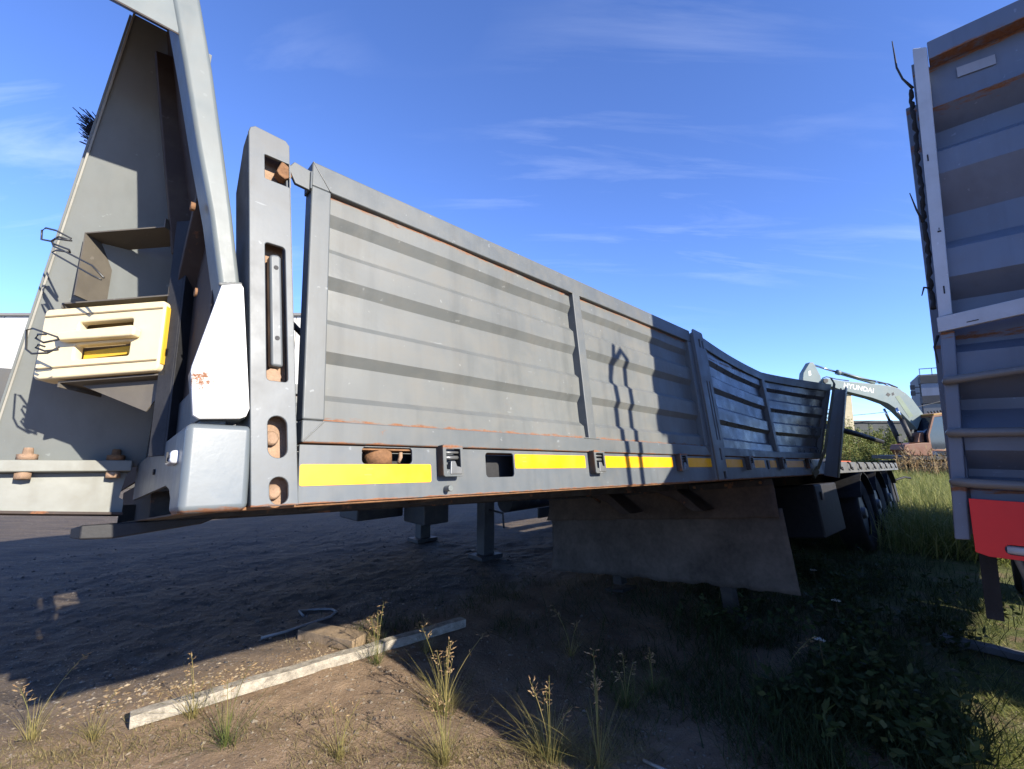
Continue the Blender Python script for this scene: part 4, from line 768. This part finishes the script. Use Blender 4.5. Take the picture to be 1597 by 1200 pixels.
def patch(cs, clear=False):
    def f():
        while True:
            cx, cy, rx, ry, w = random.choice(cs)
            x, y = cx + random.gauss(0, rx), cy + random.gauss(0, ry)
            if clear and y < 3.6 and (x + .541) * -.695 + (y - 1.167) * .706 < random.uniform(-1.25, -.60): continue
            if y > 1.7 and vnoise(x * 3.5, y * 3.5, 41) > random.uniform(-.25, .12): return x, y
    return f
cover('short_grass', 7000, patch([(-1.6, 2.45, .45, .12, 1), (-2.2, 2.42, .3, .1, 1), (-1.45, 2.62, .35, .12, 1), (-.9, 2.35, .5, .15, 1), (.1, 2.32, .35, .10, 1), (.35, 2.42, .2, .1, 1), (-1.35, 3.72, .2, .08, 1)]), .012, .042, .002, .004, m_turf, 'short dry grass and moss around the pale board', .9)
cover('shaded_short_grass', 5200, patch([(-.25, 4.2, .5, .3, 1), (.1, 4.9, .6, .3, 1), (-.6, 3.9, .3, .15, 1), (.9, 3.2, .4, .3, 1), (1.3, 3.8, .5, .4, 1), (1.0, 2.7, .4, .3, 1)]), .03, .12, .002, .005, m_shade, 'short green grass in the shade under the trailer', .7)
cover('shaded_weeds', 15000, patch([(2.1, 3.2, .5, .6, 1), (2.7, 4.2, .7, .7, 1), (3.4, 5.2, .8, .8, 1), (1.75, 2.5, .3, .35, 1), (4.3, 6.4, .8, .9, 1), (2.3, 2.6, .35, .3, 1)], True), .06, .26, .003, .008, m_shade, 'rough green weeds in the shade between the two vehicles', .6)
cover('sunlit_moss_grass', 13000, patch([(2.75, 2.6, .4, .3, 1), (2.3, 2.25, .25, .15, 1), (3.6, 3.5, .5, .5, 1), (2.6, 2.2, .3, .2, 1), (4.3, 4.1, .5, .5, 1), (2.15, 2.6, .2, .2, 1), (3.0, 3.0, .3, .3, 1)]), .012, .06, .002, .005, m_field, 'short yellow-green grass under the tipper body', .8)
bl = Blades(); fp = patch([(2.2, 3.0, .35, .5, 1), (2.7, 3.9, .5, .5, 1), (1.9, 2.45, .2, .25, 1), (3.3, 4.8, .6, .6, 1)], True)
for _ in range(420):
    x, y = fp(); z = float(ground_h(x, y)); h = random.uniform(.08, .32); tp = Vector((x + random.gauss(0, .06), y + random.gauss(0, .06), z + h))
    for k in range(9): bl.leaf(Vector((x, y, z)).lerp(tp, random.uniform(.3, 1)), (random.gauss(0, 1), random.gauss(0, 1), random.gauss(.3, .4)), random.uniform(.03, .075), random.uniform(.015, .035))
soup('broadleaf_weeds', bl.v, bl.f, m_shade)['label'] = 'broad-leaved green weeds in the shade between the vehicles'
def field_pos():
    d = 8.5 + 20 * random.random() ** 1.1; a = rad(random.uniform(38.5, 47)); return d * math.sin(a) + random.gauss(0, .2), d * math.cos(a) + random.gauss(0, .2)
cover('field_grass', 26000, field_pos, .22, .62, .008, .022, m_field, 'tall sunlit field grass beyond the trailer wheels', .5)
def weed_pos(): return random.uniform(15.2, 17.9), random.uniform(16.4, 18.6)
bl = Blades(); 
for _ in range(130):                                              # tall reddish dock stalks before the excavator
    x, y = weed_pos(); h = random.uniform(.6, 1.25)
    p = Vector((x, y, 0)); tp = p + Vector((random.gauss(0, .1), random.gauss(0, .1), h)); bl.leaf(p, tp - p, h, .03, Vector((0, 1, 0)))
    for k in range(14):
        t = random.uniform(.35, 1); bl.leaf(p.lerp(tp, t), (random.gauss(0, 1), random.gauss(0, .6), .9), random.uniform(.08, .26), .035)
o = soup('dry_weed_stalks', bl.v, bl.f, leafmat('dock_stalk', (0.22, 0.13, 0.06), (0.33, 0.22, 0.10), (0.40, 0.32, 0.16), .2)); o['label'] = 'tall brown dry weed stalks before the excavator'
m_flower = plain('white_flower', (0.75, 0.75, 0.72), 0.7, 0.1)
for i, (x, y) in enumerate(((1.93, 3.02), (2.9, 4.55), (2.55, 3.75))):
    z = float(ground_h(x, y)); r_ = empty('white_flower', None, (x, y, z)); tag(r_, ('white yarrow flower head low in the dark weeds', 'small white flower farther back in the dark weeds', 'white flower in the middle of the dark weeds')[i], 'flower', 'white flowers in the shade')
    q = MB(); q.tube([(0, 0, 0), (.01, .01, .16), (.0, .02, .28)], .002, 5); q.build('stem', m_stem, r_)
    bl = Blades()
    for _ in range(60):
        a = random.uniform(0, 6.28); rr_ = random.uniform(0, .028); bl.leaf((rr_ * math.cos(a), .02 + rr_ * math.sin(a), .28 + random.uniform(-.004, .006)), (math.cos(a), math.sin(a), .4), .008, .006)
    soup('flower_head', bl.v, bl.f, m_flower, 'stuff', r_)
# leafy bushes behind the trailer's rear end
def bush(x, y, rx, h, n, label):
    root = empty('bush', None, (x, y, 0)); tag(root, label, 'bush', 'bushes along the far wall'); st = MB(); bl = Blades()
    for k in range(int(11 * rx) + 9):
        a = random.uniform(0, 6.28); r0 = random.uniform(0, rx); bx, by = r0 * math.cos(a), r0 * .6 * math.sin(a); hh_ = h * random.uniform(.62, 1.06) * (1 - .25 * (r0 / rx) ** 2)
        tp = Vector((bx * 1.1 + random.gauss(0, .12), by + random.gauss(0, .12), hh_)); p0 = Vector((bx, by, 0)); st.tube([p0, p0.lerp(tp, .6), tp], [.022, .014, .005], 5, False)
        for _ in range(int(n * 1.6)):
            t = random.random() ** .75; c = p0.lerp(tp, t); s = .34 * (1.12 - t); d = Vector((random.gauss(0, 1), random.gauss(0, 1), random.gauss(.4, .6)))
            bl.leaf(c + Vector((random.gauss(0, s), random.gauss(0, s), random.gauss(0, .06))), d, random.uniform(.07, .15), random.uniform(.03, .06))
    st.build('stems', m_stem, root); soup('leaves', bl.v, bl.f, m_hedge, 'stuff', root); return root
for a in ((16.9, 24.2, .9, 3.3, 190, 'tall bush right behind the rear end of the bent side board'), (18.3, 24.8, 1.0, 2.7, 180, 'second bush from the left along the far wall'), (19.6, 25.0, .9, 2.35, 180, 'bush below the middle of the excavator boom'), (20.8, 25.2, .8, 2.5, 170, 'narrow upright bush beside the excavator mirror'), (22.0, 25.4, .9, 1.7, 160, 'low bush behind the excavator front platform'), (17.6, 22.6, .8, 1.5, 170, 'low pale bush before the tall bush')): bush(*a)

# ------------------------------------------------------------------ excavator
ex = empty('excavator', None, (16.9, 19.5, 0)); tag(ex, 'excavator with dark green boom and orange cab on tracks beyond the trailers', 'excavator')
EX = lambda y0: (lambda a, b, c: (a - 16.9, y0 + c, b))
m_boom = paint('boom_paint', (0.14, 0.18, 0.175), 0.4, 0.2, 0.05, 0.1, 0.02, scale=.3, k=1.0); m_orange = paint('cab_orange', (0.27, 0.105, 0.045), 0.45, 0.25, 0.1, scale=.4); m_ylw = paint('cab_yellow', (0.62, 0.33, 0.04), 0.45, 0.2, 0.05, scale=.4)
m_exw = paint('excavator_white', (0.62, 0.63, 0.60), k=1.0, rough=0.45, dust=0.2, rust=0.05, scale=.4); m_exd = paint('excavator_dark', (0.03, 0.032, 0.036), 0.5, 0.3, 0.1, scale=.4); m_glass = plain('cab_glass', (0.02, 0.03, 0.05), 0.05, 0.2, 2, 0.0, 0.0, 0.8); m_chrome = plain('chrome', (0.75, 0.75, 0.77), 0.15, 0.05, 5, 0.0, 1.0)
bp = [(13.25,4.10),(13.32,4.20),(13.46,4.22),(14.12,4.10),(15.64,3.95),(16.2,3.87),(16.48,3.78),(16.78,3.58),(17.02,3.33),(17.44,2.65),(17.25,2.35),(17.10,2.02),(16.94,2.21),(16.7,2.47),(16.38,2.83),(15.97,3.13),(15.32,3.37),(14.09,3.69),(13.26,3.98)]
q = MB(); q.prism(bp, EX(-0.22), 0, 0.44); boom = q.build('boom', m_boom, ex, 0.02)
q = MB(); q.prism([(12.53,4.46),(12.84,4.92),(13.0,4.92),(13.27,4.30),(13.26,4.02),(12.75,3.2),(12.5,3.2),(12.48,4.19)], EX(-0.15), 0, 0.30); stick = q.build('stick', m_boom, ex, 0.02)
q = MB(); q.prism([(12.74, 4.32), (12.86, 4.36), (12.83, 4.56), (12.74, 4.52)], EX(-0.156), 0, 0.004); q.build('decal', m_exw, stick)
q = MB(); q.tube([(12.99 - 16.9, 0, 4.85), (14.16 - 16.9, 0, 4.48)], 0.042, 12); q.build('cylinder_rod', m_chrome, boom)
q = MB(); q.tube([(14.08 - 16.9, 0, 4.51), (15.65 - 16.9, 0, 4.05)], 0.085, 12); q.tube([(14.06 - 16.9, 0, 4.515), (14.2 - 16.9, 0, 4.475)], 0.11, 12); q.build('cylinder_barrel', m_boom, boom)
for s in (-1, 1):
    q = MB(); q.tube([(16.21 - 16.9, s * 0.32, 2.95), (16.42 - 16.9, s * 0.32, 2.38)], 0.05, 12); q.build('cylinder_rod', m_chrome, boom)
    q = MB(); q.tube([(16.40 - 16.9, s * 0.32, 2.42), (16.80 - 16.9, s * 0.32, 1.35)], 0.095, 12); q.build('cylinder_barrel', m_exd, boom)
q = MB(); q.prism([(16.30, 3.42), (16.48, 3.48), (16.98, 2.60), (16.80, 2.52)], EX(-0.226), 0, 0.004); q.build('boom_stripe', paint('stripe', (0.30, 0.38, 0.26), .45, .1), boom)
for z0, hs in ((0.06, [(13.46,4.25),(13.65,4.32),(14.05,4.22),(14.6,4.14)]), (0.12, [(15.66,4.05),(16.06,4.08),(16.44,3.86),(16.9,3.53),(17.21,3.05),(17.44,2.68)]), (-0.1, [(14.3, 4.42), (15.0, 4.22), (15.6, 4.12), (16.1, 4.0), (16.6, 3.76), (17.1, 3.3)]), (-0.16, [(15.7, 4.0), (16.1, 3.99), (16.5, 3.82)])):
    q = MB(); q.tube([(x - 16.9, z0, z) for x, z in hs], 0.022, 6); q.build('hose', m_exd, boom)
q = MB(); q.cyl((13.38 - 16.9, -0.27, 4.10), (13.38 - 16.9, 0.27, 4.10), 0.10, 16); q.build('pivot_pin', m_exd, boom)
tx = math.atan2(-0.235, 1.17)
me = text_mesh('maker_lettering', 'HYUNDAI', 0.285, lambda a, b, c: (14.13 - 16.9 + (a * 1.02) * math.cos(tx) - b * math.sin(tx) * -1 * -1, -0.2215 - c, 3.83 + a * 1.02 * math.sin(tx) + b * math.cos(tx)), 0.004); link('maker_lettering', me, m_exw, boom)
q = MB(); q.prism([(15.90, 3.50), (16.0, 3.60), (16.12, 3.52), (16.02, 3.42)], EX(-0.225), 0, 0.003); q.prism([(16.16, 3.56), (16.24, 3.62), (16.28, 3.5), (16.18, 3.46)], EX(-0.225), 0, 0.003); q.build('decal', m_exd, boom)
# cab: frame of posts, panes, roof
q = MB()
for p, r in (((17.06, 1.18), (17.03, 1.78)), ((17.03, 1.78), (17.32, 2.56)), ((17.32, 2.56), (18.1, 2.66)), ((17.06, 1.18), (17.9, 1.18)), ((17.9, 1.18), (18.02, 2.62))): q.bar((p[0] - 16.9, -0.75, p[1]), (r[0] - 16.9, -0.75, r[1]), 0.08, 0.08, (0, 1, 0)); q.bar((p[0] - 16.9, 0.15, p[1]), (r[0] - 16.9, 0.15, r[1]), 0.08, 0.08, (0, 1, 0))
for p in ((17.32, 2.56), (17.06, 1.18), (17.9, 1.18), (18.05, 2.62)): q.bar((p[0] - 16.9, -0.78, p[1]), (p[0] - 16.9, 0.18, p[1]), 0.07, 0.07)
cab = q.build('cab', m_orange, ex, 0.01)
q = MB(); q.prism([(17.30, 2.60), (18.6, 2.72), (18.6, 2.79), (17.32, 2.66)], EX(-0.8), 0, 1.0); q.build('cab_roof', m_ylw, cab, 0.01)
q = MB(); q.prism([(17.10, 1.22), (17.07, 1.78), (17.35, 2.52), (17.97, 2.58), (17.86, 1.22)], EX(-0.74), 0, 0.01); q.build('side_pane', m_glass, cab)
q = MB(); q.add([(17.07 - 16.9, -0.7, 1.25), (17.07 - 16.9, 0.1, 1.25), (17.33 - 16.9, 0.1, 2.52), (17.33 - 16.9, -0.7, 2.52)], [(0, 1, 2, 3)]); q.build('front_pane', m_glass, cab)
q = MB(); q.prism([(17.95, 1.18), (18.10, 1.18), (18.20, 2.66), (18.05, 2.64)], EX(-0.80), 0, 0.06); q.build('yellow_door_post', m_ylw, cab, 0.01)
q = MB(); q.prism([(18.08, 1.42), (18.55, 1.42), (18.62, 2.55), (18.22, 2.52)], EX(-0.77), 0, 0.02); q.build('rear_pane', m_glass, cab)
q = MB(); q.prism([(18.05, 0.95), (19.9, 0.95), (19.9, 1.45), (18.05, 1.45)], EX(-0.78), 0, 2.0); q.build('rear_housing', m_exw, ex, 0.03)
q = MB(); q.prism([(18.6, 1.46), (19.9, 1.46), (19.9, 2.0), (18.7, 2.0)], EX(-0.7), 0, 1.8); q.build('engine_hood', m_ylw, ex, 0.04)
q = MB(); q.prism([(18.06, 1.28), (18.36, 1.30), (18.34, 1.40), (18.06, 1.40)], EX(-0.79), 0, 0.008); q.build('vent', m_exd, ex)
q = MB(); q.prism([(15.92,1.40),(16.6,1.48),(16.99,1.48),(17.02,0.95),(16.0,0.97),(15.84,1.2)], EX(-0.9), 0, 0.7); q.build('front_platform', m_orange, ex, 0.02)
q = MB(); q.prism([(16.7, 1.49), (17.0, 1.49), (17.0, 1.92), (16.82, 1.86)], EX(-0.6), 0, 0.4); q.build('side_cover', m_orange, ex, 0.02)
q = MB(); q.box((15.64 - 16.9, -0.95, 1.50), (15.82 - 16.9, -0.89, 1.74)); q.tube([(15.75 - 16.9, -0.92, 1.5), (15.83 - 16.9, -0.92, 1.2), (15.95 - 16.9, -0.9, 1.0)], 0.02, 6); q.build('mirror', m_exd, ex, 0.01)
q = MB(); q.prism([(16.2,0.78),(19.8,0.82),(19.8,0.95),(16.2,0.93)], EX(-0.85), 0, 2.1); q.build('slew_deck', m_exd, ex, 0.01)
q = MB(); q.cyl((18.1 - 16.9, 0.2, 0.55), (18.1 - 16.9, 0.2, 0.80), 0.55, 24); q.box((16.4 - 16.9, -0.2, 0.35), (19.8 - 16.9, 0.6, 0.6)); q.build('undercarriage', m_exd, ex)
for i in range(6):
    q = MB(); q.tube([(17.2 + i * 0.13 - 16.9, -0.72, 2.68 + i * 0.012), (17.16 + i * 0.13 - 16.9, -0.72, 2.76 + i * 0.012)], 0.03, 8); q.build('roof_lamp', m_exd, cab)
for y0 in (-0.95, 0.75):
    n = 26; out = []
    for k in range(n):
        a = 2 * math.pi * k / n; cx = 16.7 if math.cos(a) < 0 else 19.6; out.append((cx + 0.34 * math.cos(a), 0.34 + 0.34 * math.sin(a)))
    q = MB(); q.prism(out, EX(y0), 0, 0.5); tk = q.build('track', m_exd, ex, 0.02)
    for k in range(18):
        q = MB(); q.box((16.5 + k * 0.18 - 16.9, y0 - 0.012, 0.665), (16.62 + k * 0.18 - 16.9, y0 + 0.512, 0.70)); q.build('track_shoe', paint('shoe', (0.25, 0.24, 0.22), .7, .4, .2) if k == 0 else bpy.data.materials['shoe'], tk)

# ------------------------------------------------------------------ far wall, chimney, apartment block, wire, hall on the left
m_wall = paint('garage_wall', (0.10, 0.11, 0.11), 0.8, 0.2, 0.1, 0.3, 0.1, scale=.3)
w = empty('garage_wall', None, (23.2, 32, 0)); tag(w, 'long dark grey garage wall with flat capping behind the bushes', 'wall')
for i in range(8):
    q = MB(); q.box((-6 + i * 2.6, 0, 0), (-3.43 + i * 2.6, 0.3, 2.86)); q.build('panel', m_wall, w, 0.01)
q = MB(); q.box((-6.1, -0.12, 2.862), (15.0, 0.42, 3.0)); q.build('capping', m_exd, w)
ch = empty('chimney', None, (21.95, 30, 0)); tag(ch, 'square pale yellow rendered chimney rising above the garage wall', 'chimney')
q = MB(); q.box((-.30, -.3, 0), (.30, .3, 4.55)); q.build('shaft', plain('yellow_render', (0.62, 0.54, 0.36), .9, .15, 2), ch, 0.01)
q = MB(); q.box((-.36, -.36, 4.552), (.36, .36, 4.66)); q.build('cap', m_wall, ch)
q = MB(); q.tube([(22.3, 31, 3.28), (23.4, 31, 3.33), (24.4, 31, 3.42), (25.7, 31, 3.56), (27.5, 31, 3.85), (40, 33, 6.5)], .02, 5); tag(q.build('overhead_wire', m_exd), 'thin overhead wire sagging from the chimney past the boom', 'wire')
ap = empty('apartment_block', None, (53.6, 60, 0), rad(-36)); tag(ap, 'grey apartment block with stacked balconies far behind the excavator', 'building')
m_con = plain('concrete', (0.33, 0.32, 0.30), .9, .15, .5); m_cond = plain('dark_concrete', (0.13, 0.125, 0.12), .9, .2, .5); m_glz = paint('balcony_glazing', (0.40, 0.43, 0.52), .35, .1, scale=.1)
q = MB(); q.box((0.6, 2.2, 0), (16, 12, 10.6)); q.build('wall', m_con, ap)
for z0 in (3.6, 7.5 - 0.95, 10.54 - 1.35):
    q = MB(); q.box((0.5, 0.0, z0), (15.0, 2.2, z0 + 0.98)); q.build('balcony', m_cond, ap, 0.01)
for i in range(6):
    q = MB(); q.box((0.55 + i * 2.0, 0.12, 7.56), (2.45 + i * 2.0, 0.2, 9.17)); q.build('balcony_pane', m_glz, ap); 
    q = MB(); q.box((0.55 + i * 2.0, 0.12, 4.62), (2.45 + i * 2.0, 0.2, 6.5)); q.build('balcony_pane', m_con, ap)
q = MB()
for i in range(12): q.bar((0.55 + i * 1.2, 0.1, 10.17), (0.55 + i * 1.2, 0.1, 11.12), .07, .07, (0, 1, 0))
q.bar((0.5, 0.1, 11.14), (14, 0.1, 11.14), .09, .09); q.build('roof_railing', m_cond, ap)
for zz in (8.0, 8.8):
    q = MB(); q.box((-0.5, 0.6, zz - .3), (-.02, 1.0, zz + .3)); q.box((-.02, .75, zz - .05), (.6, .85, zz + .05)); q.build('aerial_box', m_cond, ap)
hl = empty('storage_hall', None, (-34, 25.5, 0)); tag(hl, 'pale flat-roofed storage hall far behind the trailer front on the left', 'building')
m_hall = paint('hall_cladding', (0.62, 0.60, 0.54), .8, .15, 0.0, .2, .05, scale=.15, k=1.0)
for i in range(11):
    q = MB(); q.box((i * 2.4, 0, 0), (i * 2.4 + 2.36, .3, 8.7)); q.build('cladding_panel', m_hall, hl, .01)
q = MB(); q.box((0.02, .31, 0), (26.3, 14, 8.6)); q.build('wall', m_hall, hl)
q = MB(); q.box((-.2, -.15, 8.702), (26.6, 14, 8.85)); q.build('roof_edge', m_con, hl)
q = MB(); q.box((3.6, -.05, 0), (6.4, -.004, 5.6)); q.build('gate', m_cond, hl)
